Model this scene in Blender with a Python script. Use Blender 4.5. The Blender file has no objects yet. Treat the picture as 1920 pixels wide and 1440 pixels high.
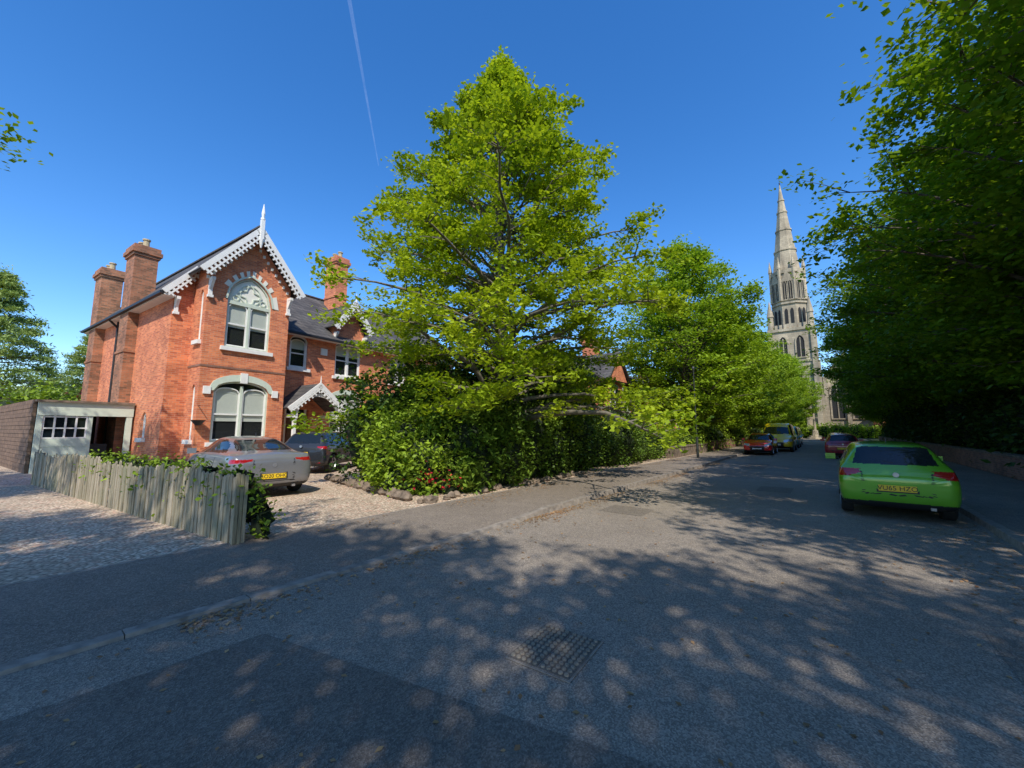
import bpy, bmesh, math, numpy as np
from mathutils import Vector, Matrix
from math import radians, sin, cos, pi, sqrt, atan2
rng=np.random.default_rng(7)
scn=bpy.context.scene
col=scn.collection
# ---------------- materials ----------------
def newmat(n):
    m=bpy.data.materials.new(n); m.use_nodes=True
    nt=m.node_tree; b=nt.nodes['Principled BSDF']; return m,nt,b
def N(nt,t,**k):
    n=nt.nodes.new(t)
    for a,v in k.items():
        setattr(n,a,v)
    return n
def mixc(nt,fac,a,b,blend='MIX'):
    m=nt.nodes.new('ShaderNodeMix'); m.data_type='RGBA'; m.blend_type=blend
    for s,v in ((m.inputs[0],fac),(m.inputs[6],a),(m.inputs[7],b)):
        if isinstance(v,bpy.types.NodeSocket): nt.links.new(v,s)
        elif isinstance(v,(int,float)): s.default_value=v
        else: s.default_value=(*v,1)
    return m.outputs[2]
def ramp(nt,fac,p0,p1,c0=(0,0,0),c1=(1,1,1)):
    r=nt.nodes.new('ShaderNodeValToRGB'); e=r.color_ramp.elements
    e[0].position=p0;e[1].position=p1;e[0].color=(*c0,1);e[1].color=(*c1,1)
    nt.links.new(fac,r.inputs[0]); return r.outputs[0]
def noise(nt,vec,scale,detail=4,rough=.55,dist=0):
    n=nt.nodes.new('ShaderNodeTexNoise'); n.inputs['Scale'].default_value=scale
    n.inputs['Detail'].default_value=detail;n.inputs['Roughness'].default_value=rough;n.inputs['Distortion'].default_value=dist
    if vec: nt.links.new(vec,n.inputs['Vector'])
    return n.outputs['Fac']
def coords(nt,kind='Object'):
    return nt.nodes.new('ShaderNodeTexCoord').outputs[kind]
def bump(nt,b,h,strength=.3,dist=.01):
    n=nt.nodes.new('ShaderNodeBump'); n.inputs['Strength'].default_value=strength;n.inputs['Distance'].default_value=dist
    nt.links.new(h,n.inputs['Height']); nt.links.new(n.outputs[0],b.inputs['Normal'])
def simple(n,c,rough=.6,metal=0,var=.15,scale=6,spec=.5,coat=0):
    m,nt,b=newmat(n)
    v=noise(nt,coords(nt),scale,5)
    c2=tuple(x*(1-var*2) for x in c)
    nt.links.new(mixc(nt,ramp(nt,v,.3,.7),c2,c),b.inputs['Base Color'])
    b.inputs['Roughness'].default_value=rough;b.inputs['Metallic'].default_value=metal
    b.inputs['Specular IOR Level'].default_value=spec
    b.inputs['Coat Weight'].default_value=coat; b.inputs['Coat Roughness'].default_value=.04
    return m
def leafmat(n,dark,light,trans=.35,tcol=None):
    m,nt,b=newmat(n)
    at=N(nt,'ShaderNodeAttribute',attribute_name='rnd')
    c=mixc(nt,at.outputs['Fac'],dark,light)
    nz=noise(nt,coords(nt),.7,3)
    c=mixc(nt,ramp(nt,nz,.35,.65),mixc(nt,1.0,c,(.70,.78,.75),'MULTIPLY'),c)
    nt.links.new(c,b.inputs['Base Color']); b.inputs['Roughness'].default_value=.5
    b.inputs['Specular IOR Level'].default_value=.2
    tr=N(nt,'ShaderNodeBsdfTranslucent')
    nt.links.new(mixc(nt,1.0,c,(1.25,1.2,.5),'MULTIPLY'),tr.inputs[0])
    mx=N(nt,'ShaderNodeMixShader'); mx.inputs[0].default_value=trans
    nt.links.new(b.outputs[0],mx.inputs[1]);nt.links.new(tr.outputs[0],mx.inputs[2])
    nt.links.new(mx.outputs[0],nt.nodes['Material Output'].inputs[0])
    return m
def asphalt(n,base,speck,crack=True):
    m,nt,b=newmat(n); co=coords(nt)
    big=ramp(nt,noise(nt,co,.35,5,.6),.3,.7)
    c=mixc(nt,big,tuple(x*.78 for x in base),tuple(x*1.12 for x in base))
    st=ramp(nt,noise(nt,co,2.2,6,.7,.6),.45,.75)
    c=mixc(nt,st,c,tuple(x*.80 for x in base))
    st2=ramp(nt,noise(nt,co,14,5,.75),.35,.7)
    c=mixc(nt,st2,mixc(nt,1.0,c,(.82,.82,.82),'MULTIPLY'),c)
    vo=N(nt,'ShaderNodeTexVoronoi'); vo.inputs['Scale'].default_value=105; nt.links.new(co,vo.inputs['Vector'])
    sp=ramp(nt,vo.outputs['Color'],.3,.95)
    c=mixc(nt,sp,mixc(nt,1.0,c,(.58,.58,.58),'MULTIPLY'),mixc(nt,1.0,c,(speck,speck,speck*.97),'MULTIPLY'))
    if crack:
        v2=N(nt,'ShaderNodeTexVoronoi',feature='DISTANCE_TO_EDGE'); v2.inputs['Scale'].default_value=.42
        ds=N(nt,'ShaderNodeVectorMath',operation='ADD'); nn=N(nt,'ShaderNodeTexNoise'); nn.inputs['Scale'].default_value=1.7; nn.inputs['Detail'].default_value=6
        nt.links.new(co,nn.inputs['Vector']); nt.links.new(co,ds.inputs[0]); nt.links.new(nn.outputs['Color'],ds.inputs[1]); nt.links.new(ds.outputs[0],v2.inputs['Vector'])
        ck=ramp(nt,v2.outputs['Distance'],0.0,.004,(.6,.6,.6),(0,0,0))
        msk=mixc(nt,1.0,ck,ramp(nt,noise(nt,co,.6,2),.50,.60),'MULTIPLY')
        c=mixc(nt,msk,c,(.09,.08,.07))
    nt.links.new(c,b.inputs['Base Color']); b.inputs['Roughness'].default_value=.85; b.inputs['Specular IOR Level'].default_value=.15
    bump(nt,b,vo.outputs['Distance'],.7,.006)
    return m
def gravelmat(n):
    m,nt,b=newmat(n); co=coords(nt)
    vo=N(nt,'ShaderNodeTexVoronoi'); vo.inputs['Scale'].default_value=26; nt.links.new(co,vo.inputs['Vector'])
    c=mixc(nt,ramp(nt,vo.outputs['Color'],.15,.85),(.34,.25,.17),(.86,.69,.51))
    v3=N(nt,'ShaderNodeTexVoronoi'); v3.inputs['Scale'].default_value=19; nt.links.new(co,v3.inputs['Vector'])
    c=mixc(nt,ramp(nt,v3.outputs['Color'],.70,.72),c,(.60,.37,.26))
    c=mixc(nt,ramp(nt,noise(nt,co,.8,5,.65),.46,.74),c,(.36,.275,.19))
    c=mixc(nt,ramp(nt,vo.outputs['Distance'],.4,.85),c,(.18,.14,.10))
    nt.links.new(c,b.inputs['Base Color']); b.inputs['Roughness'].default_value=.9; b.inputs['Specular IOR Level'].default_value=.2
    bump(nt,b,vo.outputs['Distance'],-1.0,.02)
    return m
def brickmat(n,c1,c2,mort,dirt=.35,swap=True,bw=.225,rh=.075,mo=.006):
    m,nt,b=newmat(n); co=coords(nt)
    s=N(nt,'ShaderNodeSeparateXYZ'); nt.links.new(co,s.inputs[0])
    a=N(nt,'ShaderNodeMath',operation='ADD'); nt.links.new(s.outputs[0],a.inputs[0]);nt.links.new(s.outputs[1],a.inputs[1])
    cb=N(nt,'ShaderNodeCombineXYZ'); nt.links.new(a.outputs[0],cb.inputs[0]);nt.links.new(s.outputs[2],cb.inputs[1])
    bt=N(nt,'ShaderNodeTexBrick'); nt.links.new(cb.outputs[0],bt.inputs['Vector'])
    bt.inputs['Scale'].default_value=1;bt.inputs['Brick Width'].default_value=bw;bt.inputs['Row Height'].default_value=rh;bt.inputs['Mortar Size'].default_value=mo
    bt.inputs['Color1'].default_value=(*c1,1);bt.inputs['Color2'].default_value=(*c2,1);bt.inputs['Mortar'].default_value=(*mort,1)
    d=ramp(nt,noise(nt,co,1.3,6,.65),.40,.72)
    c=mixc(nt,d,bt.outputs['Color'],mixc(nt,1.0,bt.outputs['Color'],(1-dirt,1-dirt,1-dirt),'MULTIPLY'))
    d2=ramp(nt,noise(nt,co,.45,3,.5),.5,.7)
    c=mixc(nt,d2,c,mixc(nt,1.0,c,(1.12,1.2,1.2),'MULTIPLY'))
    nt.links.new(c,b.inputs['Base Color']); b.inputs['Roughness'].default_value=.85
    bump(nt,b,bt.outputs['Fac'],-.4,.006)
    return m
def stonemat(n,c,dark,scale=.25):
    m,nt,b=newmat(n); co=coords(nt)
    bt=N(nt,'ShaderNodeTexBrick'); s=N(nt,'ShaderNodeSeparateXYZ'); nt.links.new(co,s.inputs[0])
    a=N(nt,'ShaderNodeMath',operation='ADD'); nt.links.new(s.outputs[0],a.inputs[0]);nt.links.new(s.outputs[1],a.inputs[1])
    cb=N(nt,'ShaderNodeCombineXYZ'); nt.links.new(a.outputs[0],cb.inputs[0]);nt.links.new(s.outputs[2],cb.inputs[1]); nt.links.new(cb.outputs[0],bt.inputs['Vector'])
    bt.inputs['Scale'].default_value=1;bt.inputs['Brick Width'].default_value=1.0;bt.inputs['Row Height'].default_value=.45;bt.inputs['Mortar Size'].default_value=.02
    bt.inputs['Color1'].default_value=(*c,1);bt.inputs['Color2'].default_value=(*[x*.75 for x in c],1);bt.inputs['Mortar'].default_value=(*[x*.5 for x in c],1)
    mp=N(nt,'ShaderNodeMapping'); mp.inputs['Scale'].default_value=(1.6,1.6,.5); nt.links.new(co,mp.inputs[0])
    d=ramp(nt,noise(nt,mp.outputs[0],scale,8,.72),.42,.66)
    nt.links.new(mixc(nt,d,bt.outputs['Color'],dark),b.inputs['Base Color']); b.inputs['Roughness'].default_value=.9
    return m
def glassmat(n,fac=.06,tint=(.8,.84,.84)):
    m,nt,b=newmat(n); nt.nodes.remove(b)
    t=N(nt,'ShaderNodeBsdfTransparent');t.inputs[0].default_value=(*tint,1)
    g=N(nt,'ShaderNodeBsdfGlossy');g.inputs['Roughness'].default_value=.03
    f=N(nt,'ShaderNodeLayerWeight');f.inputs[0].default_value=.5
    pw=N(nt,'ShaderNodeMath',operation='POWER');nt.links.new(f.outputs['Facing'],pw.inputs[0]);pw.inputs[1].default_value=3
    a=N(nt,'ShaderNodeMath',operation='MULTIPLY_ADD');nt.links.new(pw.outputs[0],a.inputs[0]);a.inputs[1].default_value=.5;a.inputs[2].default_value=fac
    mx=N(nt,'ShaderNodeMixShader');nt.links.new(a.outputs[0],mx.inputs[0]);nt.links.new(t.outputs[0],mx.inputs[1]);nt.links.new(g.outputs[0],mx.inputs[2])
    nt.links.new(mx.outputs[0],nt.nodes['Material Output'].inputs[0]); return m

M={}
M['asphalt']=asphalt('asphalt_old',(.385,.322,.26),1.3)
M['asphalt_new']=asphalt('asphalt_dark',(.255,.216,.178),1.25,False)
M['asphalt_mid']=asphalt('asphalt_mid',(.30,.252,.205),1.25,False)
M['pavement']=asphalt('pavement_asphalt',(.335,.275,.222),1.25)
M['kerb']=simple('kerb_stone',(.34,.285,.23),.85,var=.28,scale=9)
M['gravel']=gravelmat('gravel_beige')
M['soil']=simple('grass_soil',(.09,.12,.035),.95,var=.3,scale=1.5)
M['brick']=brickmat('red_brick',(.82,.26,.10),(.50,.125,.055),(.55,.33,.22),.32)
M['brick_old']=brickmat('old_brick',(.50,.19,.09),(.22,.10,.05),(.3,.22,.15),.5)
M['brick_dark']=brickmat('dark_brick',(.34,.15,.09),(.19,.09,.06),(.25,.2,.16),.5)
M['slate']=brickmat('roof_slate',(.125,.11,.10),(.065,.06,.058),(.025,.025,.025),.35,bw=.3,rh=.2,mo=.012)
M['white']=simple('white_paint',(.82,.80,.74),.5,var=.05)
M['sage']=simple('sage_paint',(.60,.66,.53),.55,var=.06)
M['cream']=simple('cream_blind',(.80,.77,.66),.8,var=.03)
M['dark']=simple('dark_interior',(.02,.02,.02),.9)
M['door']=simple('timber_door',(.16,.05,.03),.4,var=.1)
M['black']=simple('black_plastic',(.018,.018,.02),.5)
M['tyre']=simple('tyre_rubber',(.02,.02,.02),.85)
M['alloy']=simple('alloy_rim',(.45,.45,.47),.35,.8,.05)
M['glass']=glassmat('window_glass')
M['carglass']=simple('car_glass',(.012,.016,.018),.05,0,.05,spec=.5)
M['taillight']=simple('tail_lamp',(.38,.01,.012),.12,0,.1,coat=1)
M['headlight']=simple('head_lamp',(.55,.58,.6),.1,.3,.1,coat=1)
M['plate']=simple('plate_yellow',(.85,.55,.02),.4,var=.02)
M['platew']=simple('plate_white',(.8,.8,.78),.4,var=.02)
M['bark']=simple('bark',(.16,.125,.09),.95,var=.3,scale=8)
M['barkmoss']=simple('bark_grey',(.22,.19,.14),.95,var=.3,scale=8)
M['stone']=stonemat('church_stone',(.54,.45,.31),(.22,.18,.125))
M['rock']=simple('rock',(.27,.20,.14),.9,var=.35,scale=5)
m,nt,b=newmat('weathered_wood'); co=coords(nt)
mp=N(nt,'ShaderNodeMapping'); mp.inputs['Scale'].default_value=(14,14,1.2); nt.links.new(co,mp.inputs[0])
nz=noise(nt,mp.outputs[0],2.2,6,.7)
c=mixc(nt,ramp(nt,nz,.3,.72),(.21,.175,.125),(.58,.48,.34))
at=N(nt,'ShaderNodeAttribute',attribute_name='rnd')
c=mixc(nt,at.outputs['Fac'],mixc(nt,1.0,c,(.6,.62,.55),'MULTIPLY'),c)
c=mixc(nt,ramp(nt,noise(nt,co,1.5,4),.52,.8),c,(.22,.22,.12))
nt.links.new(c,b.inputs['Base Color']); b.inputs['Roughness'].default_value=.9; bump(nt,b,nz,.5,.006)
M['fence']=m
M['clad']=simple('cladding_wood',(.22,.135,.085),.85,var=.3,scale=4)
M['iron']=simple('rusty_iron',(.30,.25,.19),.65,.0,.25,scale=30)
M['iron2']=simple('iron_recess',(.17,.14,.11),.8,.0,.25,scale=30)
M['lamp']=simple('lamp_post_paint',(.04,.045,.04),.5)
M['leafc']=leafmat('leaf_bright',(.19,.29,.014),(.60,.68,.04),.42)
M['leaft']=leafmat('leaf_lime',(.17,.29,.018),(.44,.57,.04),.40)
M['leafr']=leafmat('leaf_green',(.06,.135,.010),(.32,.46,.022),.42)
M['leafh']=leafmat('leaf_hedge',(.08,.14,.014),(.38,.50,.04),.3)
M['leafm']=leafmat('leaf_ivy',(.04,.08,.012),(.20,.30,.03),.25)
M['leafd']=leafmat('leaf_dark',(.02,.05,.01),(.085,.15,.02),.25)
M['leafcon']=leafmat('needle',(.18,.27,.07),(.44,.52,.16),.3)
M['leafred']=leafmat('leaf_copper',(.10,.015,.015),(.22,.03,.03),.25)
M['litter']=leafmat('dry_leaf',(.24,.11,.05),(.55,.32,.15),.1)
M['flower']=leafmat('red_flower',(.5,.02,.03),(.7,.04,.06),.2)
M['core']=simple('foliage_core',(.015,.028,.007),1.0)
# ---------------- mesh builder ----------------
class MB:
    def __init__(s): s.v=[];s.f=[];s.m=[];s.M=None
    def add(s,vs,fs,mi=0):
        o=len(s.v)
        for p in vs:
            p=Vector(p)
            if s.M is not None: p=s.M@p
            s.v.append(tuple(p))
        for f in fs: s.f.append(tuple(i+o for i in f)); s.m.append(mi)
    def box(s,x0,x1,y0,y1,z0,z1,mi=0):
        s.add([(x0,y0,z0),(x1,y0,z0),(x1,y1,z0),(x0,y1,z0),(x0,y0,z1),(x1,y0,z1),(x1,y1,z1),(x0,y1,z1)],
              [(0,3,2,1),(4,5,6,7),(0,1,5,4),(1,2,6,5),(2,3,7,6),(3,0,4,7)],mi)
    def prism(s,poly,y0,y1,mi=0):
        n=len(poly)
        s.add([(x,y0,z) for x,z in poly]+[(x,y1,z) for x,z in poly],
              [tuple(range(n)),tuple(range(2*n-1,n-1,-1))]+[(i,i+n,(i+1)%n+n,(i+1)%n) for i in range(n)],mi)
    def sheet(s,poly,y,mi=0):
        s.add([(x,y,z) for x,z in poly],[tuple(range(len(poly)))],mi)
    def ring(s,o,i,y0,y1,mi=0,closed=True,sel=None):
        n=len(o)
        for k in range(n if closed else n-1):
            if sel and not sel(k): continue
            j=(k+1)%n
            q=[o[k],o[j],i[j],i[k]]
            s.prism(q,y0,y1,mi)
    def cyl(s,c,r0,r1,z0,z1,n=12,mi=0):
        vs=[(c[0]+r0*cos(2*pi*k/n),c[1]+r0*sin(2*pi*k/n),z0) for k in range(n)]+[(c[0]+r1*cos(2*pi*k/n),c[1]+r1*sin(2*pi*k/n),z1) for k in range(n)]
        s.add(vs,[tuple(range(n-1,-1,-1)),tuple(range(n,2*n))]+[(k,(k+1)%n,(k+1)%n+n,k+n) for k in range(n)],mi)
    def beam(s,p,q,w,h,mi=0,up=(0,0,1)):
        p=Vector(p);q=Vector(q);d=(q-p).normalized();u=Vector(up);r=d.cross(u).normalized();u=r.cross(d)
        vs=[]
        for P in (p,q):
            for a,b_ in ((-1,-1),(1,-1),(1,1),(-1,1)): vs.append(P+r*a*w/2+u*b_*h/2)
        s.add(vs,[(0,3,2,1),(4,5,6,7),(0,1,5,4),(1,2,6,5),(2,3,7,6),(3,0,4,7)],mi)
    def slab(s,pts,t,mi=0):
        a=Vector(pts[0]);nn=(Vector(pts[1])-a).cross(Vector(pts[2])-a).normalized()
        if nn.z<0: nn=-nn
        n=len(pts)
        s.add([Vector(p) for p in pts]+[Vector(p)-nn*t for p in pts],[tuple(range(n)),tuple(range(2*n-1,n-1,-1))]+[(i,i+n,(i+1)%n+n,(i+1)%n) for i in range(n)],mi)
    def obj(s,name,mats,parent=None,smooth=False,recalc=True,rnd=False):
        me=bpy.data.meshes.new(name); me.from_pydata(s.v,[],s.f)
        for mm in mats: me.materials.append(mm)
        me.polygons.foreach_set('material_index',s.m)
        if recalc:
            bm=bmesh.new();bm.from_mesh(me);bmesh.ops.recalc_face_normals(bm,faces=bm.faces);bm.to_mesh(me);bm.free()
        if smooth: me.polygons.foreach_set('use_smooth',[True]*len(me.polygons))
        o=bpy.data.objects.new(name,me);col.objects.link(o)
        if parent: o.parent=parent
        return o
def empty(name,loc=(0,0,0),rz=0):
    e=bpy.data.objects.new(name,None);col.objects.link(e);e.location=loc;e.rotation_euler=(0,0,rz);e.empty_display_size=.3;return e
def boolean(o,cut):
    md=o.modifiers.new('b','BOOLEAN');md.object=cut;md.operation='DIFFERENCE';md.solver='EXACT'
    dg=bpy.context.evaluated_depsgraph_get(); me=bpy.data.meshes.new_from_object(o.evaluated_get(dg)); 
    o.modifiers.clear(); o.data=me; bpy.data.objects.remove(cut)
# road frame
dx,dy=.6247,.7809; nx_,ny_=.7809,-.6247
def RP(s,r,z=0): return (s*dx+r*nx_, s*dy+r*ny_, z)
YAW=atan2(dy,dx)
def strip(name,s0,s1,r0,r1,z,mat,thick=None,n=1):
    mb=MB()
    if thick is None:
        mb.add([RP(s0,r0,z),RP(s1,r0,z),RP(s1,r1,z),RP(s0,r1,z)],[(3,2,1,0)])
    else:
        mb.add([RP(s0,r0,z-thick),RP(s1,r0,z-thick),RP(s1,r1,z-thick),RP(s0,r1,z-thick),RP(s0,r0,z),RP(s1,r0,z),RP(s1,r1,z),RP(s0,r1,z)],
              [(0,3,2,1),(4,5,6,7),(0,1,5,4),(1,2,6,5),(2,3,7,6),(3,0,4,7)])
    return mb.obj(name,[mat])
# ---------------- ground ----------------
mb=MB(); mb.add([(-900,-900,-.02),(900,-900,-.02),(900,900,-.02),(-900,900,-.02)],[(0,1,2,3)]); mb.obj('ground',[M['soil']])
strip('road',-60,98,-4.6,2.0,0,M['asphalt'])
def kzL(s):
    t=min(1,max(0,(s-5.6)/1.3)); t=t*t*(3-2*t); return .03+.075*t
mb=MB(); ss=[-60,-20,0,4,5.6]+[5.6+.13*i for i in range(1,11)]+[8,20,96]
rows=[]
for s in ss:
    rows+= [RP(s,-4.75,kzL(s)-.008),RP(s,-5.6,.075+.02*(kzL(s)-.03)/.075),RP(s,-6.7,.1)]
mb.add(rows,[(i*3+j,(i+1)*3+j,(i+1)*3+j+1,i*3+j+1) for i in range(len(ss)-1) for j in range(2)]);mb.obj('pavement',[M['pavement']],smooth=True)
strip('pavement',-60,96,2.15,4.6,.1,M['pavement'],.11)
def kerb(r0,r1):
    mb=MB(); s=-20
    while s<96:
        L=.9; 
        a=[RP(s,r0,-.01),RP(s+L-.008,r0,-.01),RP(s+L-.008,r1,-.01),RP(s,r1,-.01)]
        j=rng.normal(0,.002)
        z=(kzL(s) if r0<0 else .108)+j; z2=(kzL(s+L) if r0<0 else .108)+j
        ii=.015
        t=[RP(s,r0+ (ii if r0>0 else 0),z),RP(s+L-.008,r0+(ii if r0>0 else 0),z2),RP(s+L-.008,r1-(ii if r0<0 else 0),z2),RP(s,r1-(ii if r0<0 else 0),z)]
        mb.add(a+t,[(0,3,2,1),(4,5,6,7),(0,1,5,4),(1,2,6,5),(2,3,7,6),(3,0,4,7)]); s+=L
    return mb.obj('kerb',[M['kerb']])
kerb(-4.75,-4.6);kerb(2.0,2.15)
strip('gravel_driveway',-40,30,-60,-6.76,.1,M['gravel'],.11)
strip('edging_strip',-40,30,-6.76,-6.7,.104,M['kerb'],.11)
strip('garden_soil',30,96,-60,-6.7,.1,M['soil'],.11)
strip('grass_bank',-60,110,4.9,60,.1,M['soil'],.11)
# asphalt patches
mb=MB(); z=.004
mb.add([(-2.07,3.5,z),(-2.98,2.52,z),(-4.3,1.1,z),(2.6,-1.5,z),(3.3,1.0,z),(.75,2.19,z)],[(0,1,2,3,4,5)]);mb.obj('road_patch',[M['asphalt_new']])
def patch(s0,s1,r0,r1): strip('road_patch',s0,s1,r0,r1,.0045,M['asphalt_mid'])
patch(13,14.2,-1.7,-.9);patch(20,23,-3.2,-2.3);patch(7.8,8.6,-3.9,-3.0);patch(3.2,5.2,.9,1.9)
# manhole
mh=MB(); mh.box(-.34,.34,-.29,.29,.0,.005,0)
mh.box(-.32,.32,-.275,-.006,.005,.010,1);mh.box(-.32,.32,.006,.275,.005,.010,1)
for i in range(11):
    for j in range(5):
        for sg in (-1,1):
            x=-.285+i*.057; y=sg*(.036+j*.051)
            mh.cyl((x,y),.020,.017,.010,.021,8,2)
o=mh.obj('manhole_cover',[M['kerb'],M['iron2'],M['iron']]); o.location=(.34,3.26,.004); o.rotation_euler=(0,0,radians(56)); o.scale=(.92,.92,1)
# ---------------- foliage core routines ----------------
def mesh_quads(name,V,F,mi,rnd,mats):
    me=bpy.data.meshes.new(name)
    nv,nf=len(V),len(F)
    me.vertices.add(nv); me.vertices.foreach_set('co',V.astype(np.float32).ravel())
    me.loops.add(nf*4); me.loops.foreach_set('vertex_index',F.astype(np.int32).ravel())
    me.polygons.add(nf); me.polygons.foreach_set('loop_start',np.arange(0,nf*4,4,dtype=np.int32))
    me.polygons.foreach_set('material_index',mi.astype(np.int32))
    for mm in mats: me.materials.append(mm)
    a=me.attributes.new('rnd','FLOAT','FACE'); a.data.foreach_set('value',rnd.astype(np.float32))
    me.update(calc_edges=True); return me
def leafquads(P,rn,L,W,flat,rg,dirs=None):
    n=len(P)
    nn=rg.normal(size=(n,3)); nn/=np.linalg.norm(nn,axis=1)[:,None]; nn[:,2]=np.abs(nn[:,2])+flat
    nn/=np.linalg.norm(nn,axis=1)[:,None]
    t=rg.normal(size=(n,3)); t[:,2]-=.5
    t-=nn*(t*nn).sum(1)[:,None]; t/=np.linalg.norm(t,axis=1)[:,None]
    b=np.cross(nn,t)
    sc=rg.uniform(.65,1.25,size=(n,1))
    V=np.stack([P-t*L*.5*sc, P+b*W*.5*sc-t*L*.08*sc, P+t*L*.5*sc-nn*L*.12*sc, P-b*W*.5*sc-t*L*.08*sc],1).reshape(-1,3)
    F=np.arange(4*n).reshape(-1,4)
    return V,F
def tube(pts,rad,n=6):
    pts=np.array(pts);k=len(pts)
    tg=np.gradient(pts,axis=0);tg/=np.linalg.norm(tg,axis=1)[:,None]+1e-9
    ref=np.array([.3,.2,.93]) if abs(tg[0,2])<.8 else np.array([1.,.1,0])
    u=np.cross(tg,ref);u/=np.linalg.norm(u,axis=1)[:,None];w=np.cross(tg,u)
    an=np.arange(n)*2*pi/n
    V=(pts[:,None,:]+np.array(rad)[:,None,None]*(np.cos(an)[None,:,None]*u[:,None,:]+np.sin(an)[None,:,None]*w[:,None,:])).reshape(-1,3)
    F=[]
    for i in range(k-1):
        for j in range(n):
            F.append((i*n+j,i*n+(j+1)%n,(i+1)*n+(j+1)%n,(i+1)*n+j))
    return V,np.array(F)
def tree_mesh(name,H,R,base,seed,n,m,K,L,W,prof,mats,sig=.27,el=(12,62),droop=.06,r0=.22,flat=.8,trunk_lean=.02,inner=.25,tw=1.0,var=(.72,1.13)):
    rg=np.random.default_rng(seed)
    Vs=[];Fs=[];mi=[];rn=[];off=0
    def addp(V,F,mat,r):
        nonlocal off
        Vs.append(V);Fs.append(F+off);mi.append(np.full(len(F),mat));rn.append(r);off+=len(V)
    tz=np.linspace(0,H*.95,12); ph=rg.uniform(0,6,2)
    tp=np.stack([np.sin(tz*.35+ph[0])*.12*tz/H*4*.4,np.cos(tz*.3+ph[1])*.12*tz/H*4*.4,tz],1); tp[:,:2]-=tp[0,:2]
    tr=r0*(1-tz/H)**.8+.015; tr[0]*=1.35
    V,F=tube(tp,tr,10);addp(V,F,0,np.full(len(F),.5))
    C=[];CR=[]
    for i in range(n):
        f=((i+.5)/n)**.92; h=base+(H*.985-base)*f
        az=i*2.39996+rg.normal(0,.25); Rr=R*prof(f)*rg.uniform(*var)
        e=radians(el[0]+(el[1]-el[0])*f+rg.normal(0,5))
        z0=max(base*.55+rg.uniform(0,.6),h-Rr*math.tan(e)); z0=min(z0,h-.1) if z0>h else z0
        tc=np.array([np.interp(z0,tz,tp[:,0]),np.interp(z0,tz,tp[:,1])])
        t=np.linspace(0,1,7)
        hd=np.array([cos(az),sin(az)])
        wob=rg.normal(0,.04,size=(7,2))*Rr; wob[0]=0
        xy=tc+hd*Rr*t[:,None]+np.cumsum(wob,0)*.6
        z=z0+(h-z0)*t**.85+ .04*Rr*np.sin(t*pi)- droop*Rr*np.clip(t-.6,0,1)**1.5*4
        pth=np.column_stack([xy,z])
        rb=max(.018,r0*.42*(Rr/R)*(1-.5*f))
        V,F=tube(pth,rb*(1-t)**.8+.008,5);addp(V,F,0,np.full(len(F),.5))
        cr=rg.uniform(.1,.9)
        for j in range(m):
            tt=(inner+(1-inner)*rg.uniform()**.75)
            p=np.array([np.interp(tt,t,pth[:,q]) for q in range(3)])
            a2=az+rg.choice([-1,1])*rg.uniform(.5,1.25); ln=tw*(.18+.26*rg.uniform())*Rr*(1.25-tt*.6)+.15
            q=p+np.array([cos(a2)*ln,sin(a2)*ln,ln*rg.uniform(-.15,.35)])
            V,F=tube([p,(p+q)/2+[0,0,.03],q],[.012+.01*Rr/R,.01,.005],4);addp(V,F,0,np.full(len(F),.5))
            for g in (.45,.75,1.0,1.1):
                C.append(p+(q-p)*g+[0,0,rg.normal(0,.05)]);CR.append(cr*.5+rg.uniform()*.5)
        C.append(pth[-1]);CR.append(cr);C.append(pth[-1]+[hd[0]*.15,hd[1]*.15,-.05]);CR.append(cr)
    for q in np.linspace(.8,1.04,14):
        C.append(np.array([tp[-1,0]*q,tp[-1,1]*q,H*q]));CR.append(.7)
    C=np.array(C);CR=np.array(CR)
    k=rg.poisson(K,len(C)); P=np.repeat(C,k,0);rr=np.repeat(CR,k)
    P=P+rg.normal(size=P.shape)*np.array([sig,sig,sig*.5])*np.repeat(rg.uniform(.6,1.3,len(C)),k)[:,None]
    rr=np.clip(rr*.7+rg.uniform(0,.3,len(rr)),0,1)
    V,F=leafquads(P,rr,L,W,flat,rg);addp(V,F,1,rr)
    return mesh_quads(name,np.concatenate(Vs),np.concatenate(Fs),np.concatenate(mi),np.concatenate(rn),mats)
def put(name,me,loc,rz=0,sc=1.0,scz=None):
    o=bpy.data.objects.new(name,me);col.objects.link(o);o.location=loc;o.rotation_euler=(0,0,rz);o.scale=(sc,sc,scz or sc);return o
def pfc(f):  # central tree profile
    return float(np.interp(f,[0,.08,.25,.5,.62,.75,.86,.95,1],[1.10,1.14,1.08,.96,.86,.62,.30,.10,.03]))
def pround(f): return float(np.interp(f,[0,.15,.4,.6,.8,.93,1],[.6,.85,1,.98,.8,.48,.15]))
def pcone(f): return float(np.interp(f,[0,.1,.5,1],[.85,1,.6,.05]))
ct=tree_mesh('hornbeam_tree',15.7,4.65,1.6,11,170,10,19,.145,.095,pfc,[M['barkmoss'],M['leafc']],sig=.16,el=(2,46),r0=.22,tw=.75,var=(.58,1.18),droop=.09)
put('hornbeam_tree',ct,(-.35,13.7,.1),.4)
tA=tree_mesh('lime_tree',16.0,4.6,2.2,21,120,10,14,.22,.155,pround,[M['bark'],M['leaft']],sig=.30,el=(20,66),var=(.62,1.18))
tB=tree_mesh('street_tree',15.5,5.4,3.0,33,130,11,17,.19,.13,pround,[M['bark'],M['leafr']],sig=.27,el=(18,62),droop=.1,var=(.62,1.2))
tC=tree_mesh('street_tree_high',15,4.6,6.6,35,82,8,13,.17,.115,pround,[M['bark'],M['leafr']],sig=.24,el=(22,62))
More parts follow.
